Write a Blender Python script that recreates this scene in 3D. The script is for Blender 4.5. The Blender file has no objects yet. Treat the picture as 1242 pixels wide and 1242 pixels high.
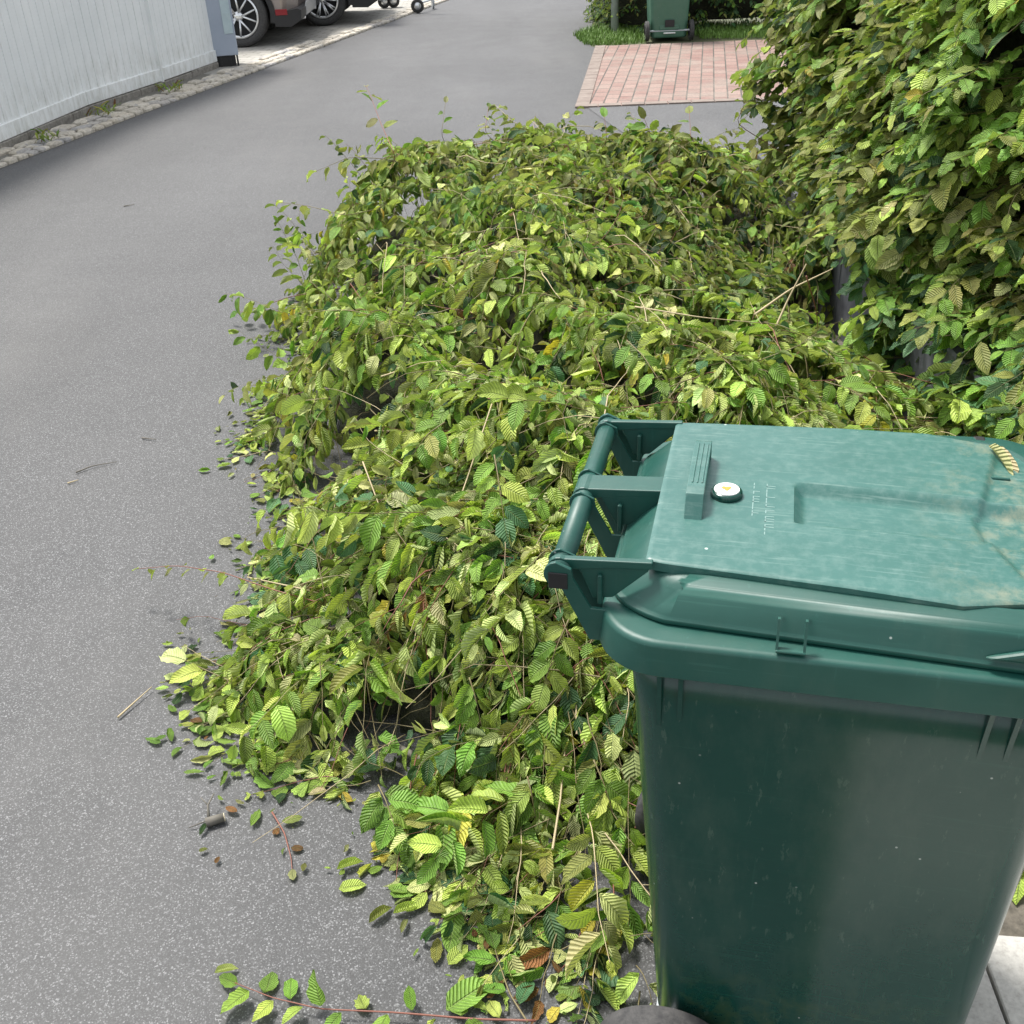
import bpy, bmesh, math, random
import numpy as np
from mathutils import Vector, Matrix
R = math.radians
scene = bpy.context.scene
COL = scene.collection

# ------------------------------------------------------------------ camera
PITCH, ROLL, FPX, CAMH = 31.0, 2.7, 1290.0, 1.8
cd = bpy.data.cameras.new('camera'); cam = bpy.data.objects.new('camera', cd); COL.objects.link(cam)
cd.sensor_fit = 'HORIZONTAL'; cd.sensor_width = 36.0; cd.lens = 36.0 * FPX / 1242.0
cd.clip_start = 0.05; cd.clip_end = 500
_t, _r = R(PITCH), R(ROLL)
Fv = np.array([0, math.cos(_t), -math.sin(_t)]); _Rv = np.array([1.0, 0, 0]); _Dv = -np.cross(_Rv, Fv)
Rv = math.cos(_r) * _Rv + math.sin(_r) * _Dv; Dv = -math.sin(_r) * _Rv + math.cos(_r) * _Dv
M3 = Matrix((Rv, -Dv, -Fv)).transposed()
cam.matrix_world = Matrix.Translation((0, 0, CAMH)) @ M3.to_4x4()
scene.camera = cam
def bp(x, y, z=0.0):
    """where the sight line through photo point x, y meets height z"""
    d = Fv + Rv * (x - 621) / FPX + Dv * (y - 621) / FPX
    c = np.array([0, 0, CAMH]); return c + d * (z - CAMH) / d[2]

# ------------------------------------------------------------------ light
SUN_EL, SUN_ROT = 62.0, -40.0      # soft veiled sun, ahead and to the left
w = bpy.data.worlds.new('World'); scene.world = w; w.use_nodes = True
nt = w.node_tree; nt.nodes.clear()
sky = nt.nodes.new('ShaderNodeTexSky'); sky.sky_type = 'NISHITA'; sky.sun_disc = False
sky.sun_elevation = R(SUN_EL); sky.sun_rotation = R(SUN_ROT); sky.air_density = 1.0; sky.dust_density = 2.5; sky.ozone_density = 1.0
hs = nt.nodes.new('ShaderNodeHueSaturation'); hs.inputs['Saturation'].default_value = 0.22
bg = nt.nodes.new('ShaderNodeBackground'); bg.inputs['Strength'].default_value = 0.135
wo = nt.nodes.new('ShaderNodeOutputWorld')
nt.links.new(sky.outputs[0], hs.inputs['Color']); nt.links.new(hs.outputs[0], bg.inputs['Color']); nt.links.new(bg.outputs[0], wo.inputs[0])
sl = bpy.data.lights.new('sun', 'SUN'); sl.energy = 2.3; sl.angle = R(12); sl.color = (1.0, 0.96, 0.9)
so = bpy.data.objects.new('sun', sl); COL.objects.link(so)
_a, _e = R(SUN_ROT), R(SUN_EL)
sd = Vector((math.sin(_a) * math.cos(_e), math.cos(_a) * math.cos(_e), math.sin(_e)))
so.rotation_euler = sd.to_track_quat('Z', 'Y').to_euler(); so.location = (0, 0, 30)
vs = scene.view_settings
vs.view_transform = 'Standard'; vs.look = 'None'; vs.gamma = 1.0; vs.use_curve_mapping = False; vs.exposure = 1.2

rng = np.random.default_rng(7); random.seed(7)

# ------------------------------------------------------------------ helpers
def tag(o, label=None, cat=None, group=None, kind=None):
    if label: o['label'] = label
    if cat: o['category'] = cat
    if group: o['group'] = group
    if kind: o['kind'] = kind
    return o
def empty(name, loc=(0, 0, 0), rz=0, label=None, cat=None, group=None):
    o = bpy.data.objects.new(name, None); COL.objects.link(o); o.location = loc; o.rotation_euler = (0, 0, rz)
    return tag(o, label, cat, group)
def link(name, me, parent=None):
    o = bpy.data.objects.new(name, me); COL.objects.link(o); o.parent = parent
    return o
def mesh(name, verts, faces, mats, parent=None, smooth=False, fm=None):
    me = bpy.data.meshes.new(name); me.from_pydata([tuple(map(float, v)) for v in verts], [], faces)
    if not isinstance(mats, (list, tuple)): mats = [mats]
    for m in mats: me.materials.append(m)
    if fm is not None: me.polygons.foreach_set('material_index', fm)
    me.polygons.foreach_set('use_smooth', [smooth] * len(me.polygons)); me.update()
    return link(name, me, parent)
class MB:
    """collects shapes into one mesh"""
    def __init__(s): s.v = []; s.f = []; s.m = []
    def add(s, vs, fs, mi=0):
        b = len(s.v); s.v += [tuple(map(float, v)) for v in vs]; s.f += [tuple(i + b for i in f) for f in fs]; s.m += [mi] * len(fs)
    def box(s, x0, x1, y0, y1, z0, z1, mi=0, c=0.0, T=None):
        if c <= 0:
            vs = [(x, y, z) for z in (z0, z1) for (x, y) in ((x0, y0), (x1, y0), (x1, y1), (x0, y1))]
            fs = [(3, 2, 1, 0), (4, 5, 6, 7)] + [(i, (i + 1) % 4, 4 + (i + 1) % 4, 4 + i) for i in range(4)]
        else:
            rs = []
            for z, k in ((z0, c), (z0 + c, 0), (z1 - c, 0), (z1, c)):
                a, b_, d, e = x0 + k, x1 - k, y0 + k, y1 - k
                q = c * .7
                rs.append([(a + q, d, z), (b_ - q, d, z), (b_, d + q, z), (b_, e - q, z), (b_ - q, e, z), (a + q, e, z), (a, e - q, z), (a, d + q, z)])
            vs, fs = loft(rs)
        if T: vs = [T(v) for v in vs]
        s.add(vs, fs, mi)
    def tube(s, pts, rad, n=8, mi=0, cap=True):
        vs, fs = tube(pts, rad, n, cap); s.add(vs, fs, mi)
    def lathe(s, prof, n=32, axis='y', c=(0, 0, 0), mi=0):
        rs = []
        for r_, h in prof:
            ring = []
            for k in range(n):
                a = 2 * math.pi * k / n; ca, sa = math.cos(a) * r_, math.sin(a) * r_
                if axis == 'y': p = (c[0] + ca, c[1] + h, c[2] + sa)
                elif axis == 'z': p = (c[0] + ca, c[1] + sa, c[2] + h)
                else: p = (c[0] + h, c[1] + ca, c[2] + sa)
                ring.append(p)
            rs.append(ring)
        vs, fs = loft(rs, caps=(prof[0][0] < .02 or prof[-1][0] < .02)); s.add(vs, fs, mi)
    def prism(s, pts, t0, t1, axis='y', mi=0):
        """outline pts in the plane across `axis`, from t0 to t1"""
        def P(a, b, t): return {'y': (a, t, b), 'x': (t, a, b), 'z': (a, b, t)}[axis]
        n = len(pts); vs = [P(a, b, t0) for a, b in pts] + [P(a, b, t1) for a, b in pts]
        fs = [tuple(range(n))[::-1], tuple(range(n, 2 * n))] + [(i, (i + 1) % n, n + (i + 1) % n, n + i) for i in range(n)]
        s.add(vs, fs, mi)
    def build(s, name, mats, parent=None, smooth=False, bevel=0, wn=False):
        o = mesh(name, s.v, s.f, mats, parent, smooth, s.m)
        bm = bmesh.new(); bm.from_mesh(o.data); bmesh.ops.recalc_face_normals(bm, faces=bm.faces); bm.to_mesh(o.data); bm.free()
        if bevel:
            b = o.modifiers.new('bevel', 'BEVEL'); b.width = bevel; b.segments = 2; b.limit_method = 'ANGLE'; b.angle_limit = R(35); b.harden_normals = False
        return o
def loft(rings, caps=True):
    n = len(rings[0]); vs = [p for r_ in rings for p in r_]; fs = []
    for j in range(len(rings) - 1):
        for i in range(n):
            k = (i + 1) % n; fs.append((j * n + i, j * n + k, (j + 1) * n + k, (j + 1) * n + i))
    if caps: fs.append(tuple(range(n))[::-1]); fs.append(tuple(range((len(rings) - 1) * n, len(rings) * n)))
    return vs, fs
def tube(pts, rad, n=8, cap=True):
    pts = [Vector(p) for p in pts]; m = len(pts)
    if not hasattr(rad, '__len__'): rad = [rad] * m
    rings = []; up = None
    for i, p in enumerate(pts):
        d = (pts[min(i + 1, m - 1)] - pts[max(i - 1, 0)]).normalized()
        if up is None: up = Vector((0, 0, 1)) if abs(d.z) < .9 else Vector((1, 0, 0))
        a = d.cross(up).normalized(); b = a.cross(d).normalized(); up = b
        rings.append([tuple(p + (a * math.cos(2 * math.pi * k / n) + b * math.sin(2 * math.pi * k / n)) * rad[i]) for k in range(n)])
    return loft(rings, cap)
def rrect(x0, x1, hw, r, z, n=8, hw1=None, zf=None):
    """rounded rectangle ring, half width hw at x0 and hw1 at x1"""
    hw1 = hw if hw1 is None else hw1; out = []
    for cx, cy, a0 in ((x1 - r, hw1 - r, 0), (x0 + r, hw - r, 90), (x0 + r, -(hw - r), 180), (x1 - r, -(hw1 - r), 270)):
        for k in range(n + 1):
            a = R(a0 + 90 * k / n); x, y = cx + r * math.cos(a), cy + r * math.sin(a)
            out.append((x, y, zf(x, y) if zf else z))
    return out

# ------------------------------------------------------------------ materials
def mat(name, base=(.5, .5, .5), rough=.6, metal=0.0, spec=.5):
    m = bpy.data.materials.new(name); m.use_nodes = True
    b = m.node_tree.nodes['Principled BSDF']; b.inputs['Base Color'].default_value = (*base, 1)
    b.inputs['Roughness'].default_value = rough; b.inputs['Metallic'].default_value = metal; b.inputs['Specular IOR Level'].default_value = spec
    return m
class G:
    def __init__(s, m): s.m = m; s.t = m.node_tree; s.b = s.t.nodes['Principled BSDF']
    def n(s, typ, **kw):
        o = s.t.nodes.new(typ)
        for k, v in kw.items():
            if k in o.inputs: s.put(o.inputs[k], v)
            else: setattr(o, k, v)
        return o
    def put(s, sock, v):
        if isinstance(v, bpy.types.NodeSocket): s.t.links.new(v, sock)
        else:
            try: sock.default_value = v
            except Exception: sock.default_value = (*v, 1)
    def co(s, scale=(1, 1, 1), out='Object', rot=(0, 0, 0)):
        tc = s.n('ShaderNodeTexCoord'); mp = s.n('ShaderNodeMapping'); s.t.links.new(tc.outputs[out], mp.inputs[0])
        mp.inputs['Scale'].default_value = scale; mp.inputs['Rotation'].default_value = rot
        return mp.outputs[0]
    def noise(s, vec, sc, det=4, rough=.55, out=0, dist=0):
        o = s.n('ShaderNodeTexNoise', Scale=float(sc), Detail=float(det), Roughness=rough, Distortion=float(dist)); s.t.links.new(vec, o.inputs['Vector']); return o.outputs[out]
    def vor(s, vec, sc, feat='F1', out=0, rnd=1.0):
        o = s.n('ShaderNodeTexVoronoi', Scale=float(sc), Randomness=rnd); o.feature = feat; s.t.links.new(vec, o.inputs['Vector']); return o.outputs[out]
    def ramp(s, fac, stops, mode='LINEAR'):
        o = s.n('ShaderNodeValToRGB'); s.put(o.inputs[0], fac); o.color_ramp.interpolation = mode; e = o.color_ramp.elements
        while len(e) > 1: e.remove(e[0])
        for i, (p, c) in enumerate(stops):
            q = e[0] if i == 0 else e.new(p); q.position = p
            q.color = (*c, 1) if hasattr(c, '__len__') else (c, c, c, 1)
        return o.outputs[0]
    def mix(s, f, a, b, mode='MIX'):
        o = s.n('ShaderNodeMix'); o.data_type = 'RGBA'; o.blend_type = mode
        s.put(o.inputs[0], f); s.put(o.inputs[6], a); s.put(o.inputs[7], b); return o.outputs[2]
    def math(s, op, a, b=0.0, c=None):
        o = s.n('ShaderNodeMath'); o.operation = op; s.put(o.inputs[0], a); s.put(o.inputs[1], b)
        if c is not None: s.put(o.inputs[2], c)
        return o.outputs[0]
    def bump(s, h, strength=.3, dist=.01, nrm=None):
        o = s.n('ShaderNodeBump'); o.inputs['Strength'].default_value = strength; o.inputs['Distance'].default_value = dist; s.put(o.inputs['Height'], h)
        if nrm: s.put(o.inputs['Normal'], nrm)
        return o.outputs[0]
    def set(s, **kw):
        names = dict(color='Base Color', rough='Roughness', normal='Normal', metal='Metallic')
        for k, v in kw.items(): s.put(s.b.inputs[names[k]], v)

def m_asphalt(name='asphalt', tone=1.0, wear=.35):
    m = mat(name, rough=.75, spec=.5); g = G(m); co = g.co()
    big = g.noise(co, .35, 3); mid = g.noise(co, 3.0, 4); fine = g.noise(co, 420, 2, .7)
    cell = g.vor(co, 370, out=1); sp = g.n('ShaderNodeSeparateColor', Color=cell)
    fleck = g.ramp(sp.outputs[0], [(0, .028), (.35, .055), (.7, .085), (.88, .22), (1, .58)])
    c = g.mix(.55, fleck, g.ramp(fine, [(.3, .035), (.7, .15)]))
    c = g.mix(1.0, c, g.ramp(big, [(.3, .86 * tone), (.7, 1.16 * tone)]), 'MULTIPLY')
    c = g.mix(1.0, c, g.ramp(mid, [(.3, .9), (.7, 1.1)]), 'MULTIPLY')
    c = g.mix(1.0, c, (.67, .68, .695), 'MULTIPLY')
    wv = g.noise(g.co((.8, .10, 1), rot=(0, 0, R(-10))), 1.6, 3, .5); c = g.mix(1.0, c, g.ramp(wv, [(.35, .93), (.65, 1.09)]), 'MULTIPLY')
    # pale dusty smears and darker damp patches with edges of their own
    st = g.noise(g.co((.5, .12, 1), rot=(0, 0, R(-12))), 2.2, 5, .6)
    c = g.mix(g.math('MULTIPLY', g.ramp(st, [(.52, 0), (.72, 1)]), wear), c, (.115, .114, .11))
    g.set(color=c, rough=g.ramp(mid, [(.2, .6), (.8, .8)]), normal=g.bump(g.mix(.5, fine, g.vor(co, 260)), .55, .002)); return m
def m_plastic(name, base, weather, wearamt=.5, rough=.38, dirt=.0, stain=False):
    m = mat(name, rough=rough); g = G(m); co = g.co()
    n1 = g.noise(co, 5, 5, .6); n2 = g.noise(co, 38, 5, .7)
    scr = g.noise(g.co((1.5, 30, 30)), 6, 5, .65)
    fac = g.math('MULTIPLY', g.ramp(n1, [(.32, .0), (.72, 1)]), wearamt)
    c = g.mix(fac, base, weather)
    c = g.mix(g.math('MULTIPLY', g.ramp(scr, [(.56, 0), (.75, 1)]), .25), c, weather)
    # pin-prick scratches and scuffs
    v = g.vor(co, 34, out=0); vr = g.vor(co, 34, out=1); sp = g.n('ShaderNodeSeparateColor', Color=vr)
    dots = g.math('MULTIPLY', g.ramp(v, [(.04, 1), (.07, 0)]), g.ramp(sp.outputs[0], [(.8, 0), (.82, 1)]))
    c = g.mix(g.math('MULTIPLY', dots, .6), c, (.55, .6, .56))
    # long thin scratches in several directions and dusty run marks
    for sc_, ro in (((90, 90, 2.2), (R(12), R(20), 0)), ((4, 90, 90), (0, R(35), R(9))), ((3, 60, 120), (0, R(-18), 0))):
        sn = g.noise(g.co(sc_, rot=ro), 1.3, 2, .5); c = g.mix(g.math('MULTIPLY', g.ramp(sn, [(.685, 0), (.72, 1)]), .30), c, weather)
    dn2 = g.noise(g.co((3, 3, 1.2)), 3, 6, .7); c = g.mix(g.math('MULTIPLY', g.ramp(dn2, [(.48, 0), (.75, 1)]), .16), c, (.13, .16, .12))
    if dirt > 0:
        dn = g.noise(co, 9, 6, .7)
        c = g.mix(g.math('MULTIPLY', g.ramp(dn, [(.5, 0), (.7, 1)]), dirt), c, (.30, .27, .17))
    if stain:   # algae and splashed soil low on the wall, in ragged patches
        sx = g.n('ShaderNodeSeparateXYZ'); g.t.links.new(g.co(), sx.inputs[0])
        an = g.noise(co, 22, 6, .75); al = g.math('MULTIPLY', g.ramp(an, [(.47, 0), (.62, 1)]), g.ramp(sx.outputs['Z'], [(.10, 1), (.36, 0)]))
        c = g.mix(g.math('MULTIPLY', al, .5), c, (.07, .09, .03))
        pn = g.noise(g.co((14, 14, 4)), 5, 5, .7); c = g.mix(g.math('MULTIPLY', g.ramp(pn, [(.62, 0), (.66, 1)]), .12), c, (.2, .26, .2))
    rr = g.math('ADD', g.math('MULTIPLY', n2, .18), rough - .06)
    g.set(color=c, rough=rr, normal=g.bump(g.noise(co, 160, 3), .05, .001)); return m

M = {}
M['asphalt'] = m_asphalt()
M['apron'] = m_asphalt('pale asphalt', 1.25, .5)
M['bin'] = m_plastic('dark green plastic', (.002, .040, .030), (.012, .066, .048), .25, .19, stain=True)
M['bin'].node_tree.nodes['Principled BSDF'].inputs['Specular IOR Level'].default_value = .5
M['bin_rim'] = m_plastic('rim plastic', (.004, .056, .043), (.03, .115, .092), .4, .43)
M['farbin'] = m_plastic('faded green plastic', (.045, .13, .085), (.10, .20, .14), .5, .4)
M['black'] = mat('black rubber', (.018, .018, .019), .7)
M['blackpl'] = mat('black plastic', (.012, .012, .013), .45)
def m_rubber():
    m = mat('worn rubber', rough=.8); g = G(m); co = g.co(); n = g.noise(co, 60, 4, .7)
    g.set(color=g.ramp(n, [(.3, (.022, .022, .023)), (.75, (.075, .073, .07))]), normal=g.bump(n, .2, .002)); return m
M['rubber'] = m_rubber()

def m_lid():
    m = mat('weathered lid plastic', rough=.4); g = G(m); co = g.co()
    n1 = g.noise(co, 6, 6, .62); n2 = g.noise(g.co((1, 1, 1)), 60, 5, .7); streak = g.noise(g.co((2, 40, 10), rot=(0, 0, R(6))), 5, 5, .7)
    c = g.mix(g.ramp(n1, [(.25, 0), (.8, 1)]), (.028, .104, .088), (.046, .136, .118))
    c = g.mix(g.math('MULTIPLY', g.ramp(n2, [(.45, 0), (.75, 1)]), .22), c, (.24, .33, .30))
    c = g.mix(g.math('MULTIPLY', g.ramp(streak, [(.56, 0), (.72, 1)]), .3), c, (.28, .38, .34))
    # bleached mud where rain dries in the low front of the lid
    sx = g.n('ShaderNodeSeparateXYZ'); g.t.links.new(g.co(), sx.inputs[0])
    mud = g.noise(co, 14, 6, .75)
    mf = g.math('MULTIPLY', g.ramp(sx.outputs['X'], [(.38, 0), (.52, 1)]), g.ramp(mud, [(.50, 0), (.70, 1)]))
    c = g.mix(g.math('MULTIPLY', mf, .75), c, (.26, .26, .18))
    v = g.vor(co, 30, out=0); vr = g.vor(co, 30, out=1); sp = g.n('ShaderNodeSeparateColor', Color=vr)
    dots = g.math('MULTIPLY', g.ramp(v, [(.05, 1), (.08, 0)]), g.ramp(sp.outputs[0], [(.84, 0), (.86, 1)]))
    c = g.mix(g.math('MULTIPLY', dots, .6), c, (.6, .68, .62))
    g.set(color=c, rough=g.math('ADD', g.math('MULTIPLY', n2, .25), .24), normal=g.bump(g.noise(co, 110, 3), .06, .001)); return m
M['lid'] = m_lid()

def m_leaf(name='leaf', vein=1.0):
    m = mat(name, rough=.5, spec=.34); g = G(m); t = g.t
    at = g.n('ShaderNodeAttribute'); at.attribute_name = 'lc'; va = at.outputs['Alpha']
    uv = g.n('ShaderNodeUVMap'); uv.uv_map = 'UVMap'; sx = g.n('ShaderNodeSeparateXYZ'); t.links.new(uv.outputs[0], sx.inputs[0])
    ax = g.math('ABSOLUTE', sx.outputs['X'])
    ph = g.math('SUBTRACT', sx.outputs['Y'], g.math('MULTIPLY', ax, .20))
    s1 = g.math('SINE', g.math('MULTIPLY', ph, 2 * math.pi * 11.5))
    mid = g.ramp(ax, [(.02, 1), (.085, 0)])
    s01 = g.math('MULTIPLY_ADD', s1, .5, .5)
    hgt = g.math('SUBTRACT', g.math('MULTIPLY', s01, g.math('MULTIPLY_ADD', va, .75, .25)), g.math('MULTIPLY', mid, 1.0))
    tcol = g.mix(g.math('MULTIPLY', g.math('POWER', s01, 1.6), .62 * vein), at.outputs['Color'], g.mix(1.0, at.outputs['Color'], (1.45, 1.4, 1.55), 'MULTIPLY'))
    tcol = g.mix(g.math('MULTIPLY', g.math('POWER', g.math('SUBTRACT', 1.0, s01), 3.0), g.math('MULTIPLY', va, .55 * vein)), tcol, g.mix(1.0, at.outputs['Color'], (.5, .56, .5), 'MULTIPLY'))
    tcol = g.mix(g.math('MULTIPLY', mid, .45), tcol, (.33, .40, .16))
    bl = g.noise(g.co(), 45, 3); tcol = g.mix(1.0, tcol, g.ramp(bl, [(.3, .78), (.7, 1.2)]), 'MULTIPLY')
    geo = g.n('ShaderNodeNewGeometry')
    under = g.mix(.55, tcol, (.38, .44, .18))
    col = g.mix(geo.outputs['Backfacing'], tcol, under)
    nb = g.bump(hgt, .9 * vein, .0035)
    g.set(color=col, normal=nb, rough=g.math('MULTIPLY_ADD', geo.outputs['Backfacing'], .15, .52))
    tr = g.n('ShaderNodeBsdfTranslucent'); t.links.new(g.mix(1.0, col, (1.25, 1.35, .6), 'MULTIPLY'), tr.inputs[0]); t.links.new(nb, tr.inputs['Normal'])
    mx = g.n('ShaderNodeMixShader'); mx.inputs[0].default_value = .27
    t.links.new(g.b.outputs[0], mx.inputs[1]); t.links.new(tr.outputs[0], mx.inputs[2])
    t.links.new(mx.outputs[0], t.nodes['Material Output'].inputs[0]); return m
M['leaf'] = m_leaf()
M['stem'] = mat('green brown twig', (.16, .13, .055), .6)
M['stem_red'] = mat('reddish twig', (.20, .075, .05), .6)
M['stem_pale'] = mat('dry pale twig', (.42, .34, .20), .65)
M['stem_grey'] = mat('grey bark', (.13, .12, .10), .8)
M['cutwood'] = mat('cut wood', (.55, .48, .34), .7)
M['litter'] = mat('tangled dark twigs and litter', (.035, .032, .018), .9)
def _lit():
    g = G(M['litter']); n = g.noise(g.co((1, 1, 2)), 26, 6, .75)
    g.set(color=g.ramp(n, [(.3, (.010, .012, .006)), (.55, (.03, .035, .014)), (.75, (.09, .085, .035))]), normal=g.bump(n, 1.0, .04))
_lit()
def m_noise(name, stops, sc=20, rough=.8, bs=.3, bd=.01, det=5, scale=(1, 1, 1)):
    m = mat(name, rough=rough); g = G(m); n = g.noise(g.co(scale), sc, det, .65); g.set(color=g.ramp(n, stops), normal=g.bump(n, bs, bd)); return m
M['soil'] = m_noise('soil', [(.3, (.05, .045, .035)), (.7, (.17, .15, .12))], 30, .9, .6, .01)
M['ground'] = m_noise('ground', [(.3, (.06, .07, .03)), (.7, (.11, .12, .06))], 3)
M['slab'] = m_noise('concrete slab', [(.25, (.30, .29, .265)), (.5, (.42, .41, .38)), (.8, (.52, .51, .47))], 90, .85, .25, .003)
M['granite'] = mat('granite sett', rough=.85)
def _gr():
    g = G(M['granite']); co = g.co(); n = g.noise(co, 35, 5, .65); v = g.vor(co, 5.5, out=1); sp = g.n('ShaderNodeSeparateColor', Color=v)
    c = g.mix(1.0, g.ramp(n, [(.3, (.30, .29, .265)), (.55, (.48, .465, .44)), (.75, (.58, .56, .52))]), g.ramp(sp.outputs[0], [(0, (.72, .72, .74)), (.35, (1.0, .93, .80)), (.65, (1.15, 1.1, 1.0)), (1, (.85, .80, .70))]), 'MULTIPLY')
    g.set(color=c, normal=g.bump(n, .5, .006))
_gr()
M['joint'] = m_noise('joint sand', [(.3, (.10, .095, .08)), (.7, (.22, .21, .18))], 50, .95)
M['basestone'] = m_noise('weathered base stone', [(.3, (.13, .12, .10)), (.7, (.30, .28, .25))], 25, .9, .4, .008)
M['slate'] = m_noise('dark wall stone', [(.3, (.055, .058, .066)), (.7, (.13, .135, .15))], 8, .6, .5, .01)
M['white'] = m_noise('white painted boards', [(.3, (.76, .785, .78)), (.7, (.84, .855, .845))], 2, .5, .05, .002)
M['bluegrey'] = m_noise('blue grey paint', [(.3, (.33, .38, .46)), (.7, (.40, .45, .53))], 3, .45, .05, .002)
M['galv'] = m_noise('galvanised steel', [(.3, (.38, .41, .43)), (.7, (.52, .55, .57))], 30, .4, .05, .002)
M['grass'] = mat('grass blades', (.115, .215, .03), .6)

def _fd():
    g = G(M['white']); co = g.co(); sx = g.n('ShaderNodeSeparateXYZ'); g.t.links.new(co, sx.inputs[0])
    n = g.noise(g.co((6, 6, 2)), 3, 6, .7); f = g.math('MULTIPLY', g.ramp(n, [(.42, 0), (.68, 1)]), g.ramp(sx.outputs['Z'], [(.1, .55), (.55, .06)]))
    old = g.b.inputs['Base Color'].links[0].from_socket; g.set(color=g.mix(f, old, (.38, .37, .31)))
_fd()
# ------------------------------------------------------------------ leaves
NT, NC = 8, 5
_tt = np.linspace(0, 1, NT) ** .95; _cc = np.array([-1, -.5, 0, .5, 1.0])
_wd = np.sin(np.pi * np.clip(_tt, 0, 1) ** .82) ** .75; _wd[0] = .03; _wd[-1] = .02
def nrmz(a): return a / np.maximum(np.linalg.norm(a, axis=-1, keepdims=True), 1e-9)
class Leaves:
    def __init__(s): s.P = []; s.D = []; s.N = []; s.S = []; s.C = []; s.B = []; s.F = []; s.K = []
    def add(s, P, D, N, S, C, bend=.6, fold=.3, asp=.58):
        s.P.append(P); s.D.append(D); s.N.append(N); s.S.append(S); s.C.append(C); s.B.append(bend); s.F.append(fold); s.K.append(asp)
    def arrays(s, off=(0, 0, 0), zmin=None):
        n = len(s.P); r = np.random.default_rng(n)
        P = np.array(s.P, float) - np.array(off); D = nrmz(np.array(s.D, float)); N = np.array(s.N, float)
        N = nrmz(N - D * (N * D).sum(-1, keepdims=True)); X = np.cross(D, N)
        S = np.array(s.S)[:, None]; B = np.array(s.B)[:, None]; F = np.array(s.F)[:, None]; K = np.array(s.K)[:, None]
        t = _tt[None, :]
        cy = np.where(np.abs(B) < 1e-3, t, np.sin(B * t) / np.where(np.abs(B) < 1e-3, 1, B)); cz = -np.where(np.abs(B) < 1e-3, 0 * t, (1 - np.cos(B * t)) / np.where(np.abs(B) < 1e-3, 1, B))
        serr = 1 + (np.arange(NT) % 2) * .12 - .06
        hw = _wd[None, :] * .5 * K * serr[None, :] * (1 + r.normal(0, .05, (n, NT)))
        x = hw[:, :, None] * _cc[None, None, :]
        Ff = F[:, :, None] * (1 + .25 * r.normal(0, 1, (n, 1, 1)) * np.sign(_cc)[None, None, :])
        # halves of the blade curve upward / roll in
        ang = Ff * np.abs(_cc)[None, None, :] ** .7
        xx = x * np.cos(ang); zz = np.abs(x) * np.sin(ang) + r.normal(0, 1, (n, NT, NC)) * r.choice([.008, .015, .03, .05], (n, 1, 1)) * (np.abs(_cc) > .1)
        tw = r.normal(0, .55, (n, 1, 1)) * _tt[None, :, None]
        x2 = xx * np.cos(tw) - zz * np.sin(tw); z2 = xx * np.sin(tw) + zz * np.cos(tw)
        Bt = (B * t)[:, :, None]
        yy = cy[:, :, None] + z2 * np.sin(Bt) ; z3 = cz[:, :, None] + z2 * np.cos(Bt)
        V = P[:, None, None, :] + S[:, :, None, None] * (X[:, None, None, :] * x2[..., None] + D[:, None, None, :] * yy[..., None] + N[:, None, None, :] * z3[..., None])
        if zmin is not None: zl = zmin + r.random((n, 1, 1)).squeeze(-1) * .006 if V.ndim == 3 else zmin + .004 + r.random((n, 1, 1)) * .006; V[..., 2] = np.where(V[..., 2] < zl, zl - .004 * (1 - np.exp(np.minimum(V[..., 2] - zl, 0) * 30)), V[..., 2])
        return V.reshape(-1, 3)
    def data(s, name, off=(0, 0, 0), zmin=None, mats=None, extra=None):
        n = len(s.P); V = s.arrays(off, zmin); nv = NT * NC
        q = np.array([(j * NC + i, j * NC + i + 1, (j + 1) * NC + i + 1, (j + 1) * NC + i) for j in range(NT - 1) for i in range(NC - 1)])
        Fc = (q[None] + (np.arange(n) * nv)[:, None, None]).reshape(-1, 4)
        uvt = np.array([(_cc[i], _tt[j]) for j in range(NT) for i in range(NC)])
        C = np.repeat(np.array(s.C, float), nv, axis=0)
        UV = np.tile(uvt, (n, 1)); mi = np.zeros(len(Fc), int)
        if extra is not None and len(extra[0]):
            ev, ef, em = extra; b = len(V); V = np.vstack([V, np.array(ev) - np.array(off)]); Fc = np.vstack([Fc, np.array(ef) + b])
            C = np.vstack([C, np.tile([.1, .08, .04], (len(ev), 1))]); UV = np.vstack([UV, np.zeros((len(ev), 2))]); mi = np.concatenate([mi, np.array(em) + 1])
        me = bpy.data.meshes.new(name); me.vertices.add(len(V)); me.vertices.foreach_set('co', V.astype(np.float32).ravel())
        me.loops.add(len(Fc) * 4); me.loops.foreach_set('vertex_index', Fc.astype(np.int32).ravel())
        me.polygons.add(len(Fc)); me.polygons.foreach_set('loop_start', np.arange(0, len(Fc) * 4, 4, dtype=np.int32))
        me.polygons.foreach_set('use_smooth', np.ones(len(Fc), bool))
        uvl = me.uv_layers.new(name='UVMap'); uvl.data.foreach_set('uv', UV[Fc.ravel()].astype(np.float32).ravel())
        at = me.attributes.new('lc', 'FLOAT_COLOR', 'POINT'); at.data.foreach_set('color', np.hstack([C, np.concatenate([np.repeat(np.random.default_rng(n + 1).beta(1.3, 1.2, n), nv), np.zeros(len(C) - n * nv)])[:, None]]).astype(np.float32).ravel())
        for m in (mats or [M['leaf']]): me.materials.append(m)
        me.polygons.foreach_set('material_index', mi.astype(np.int32)); me.update(calc_edges=True); me.validate()
        return me
PAL = dict(fresh=(.160, .285, .042), light=(.365, .475, .090), pale=(.50, .57, .20), olive=(.205, .230, .055), dark=(.035, .085, .022),
           blue=(.075, .17, .065), yellow=(.50, .44, .06), brown=(.20, .10, .035), khaki=(.31, .33, .13))
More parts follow.
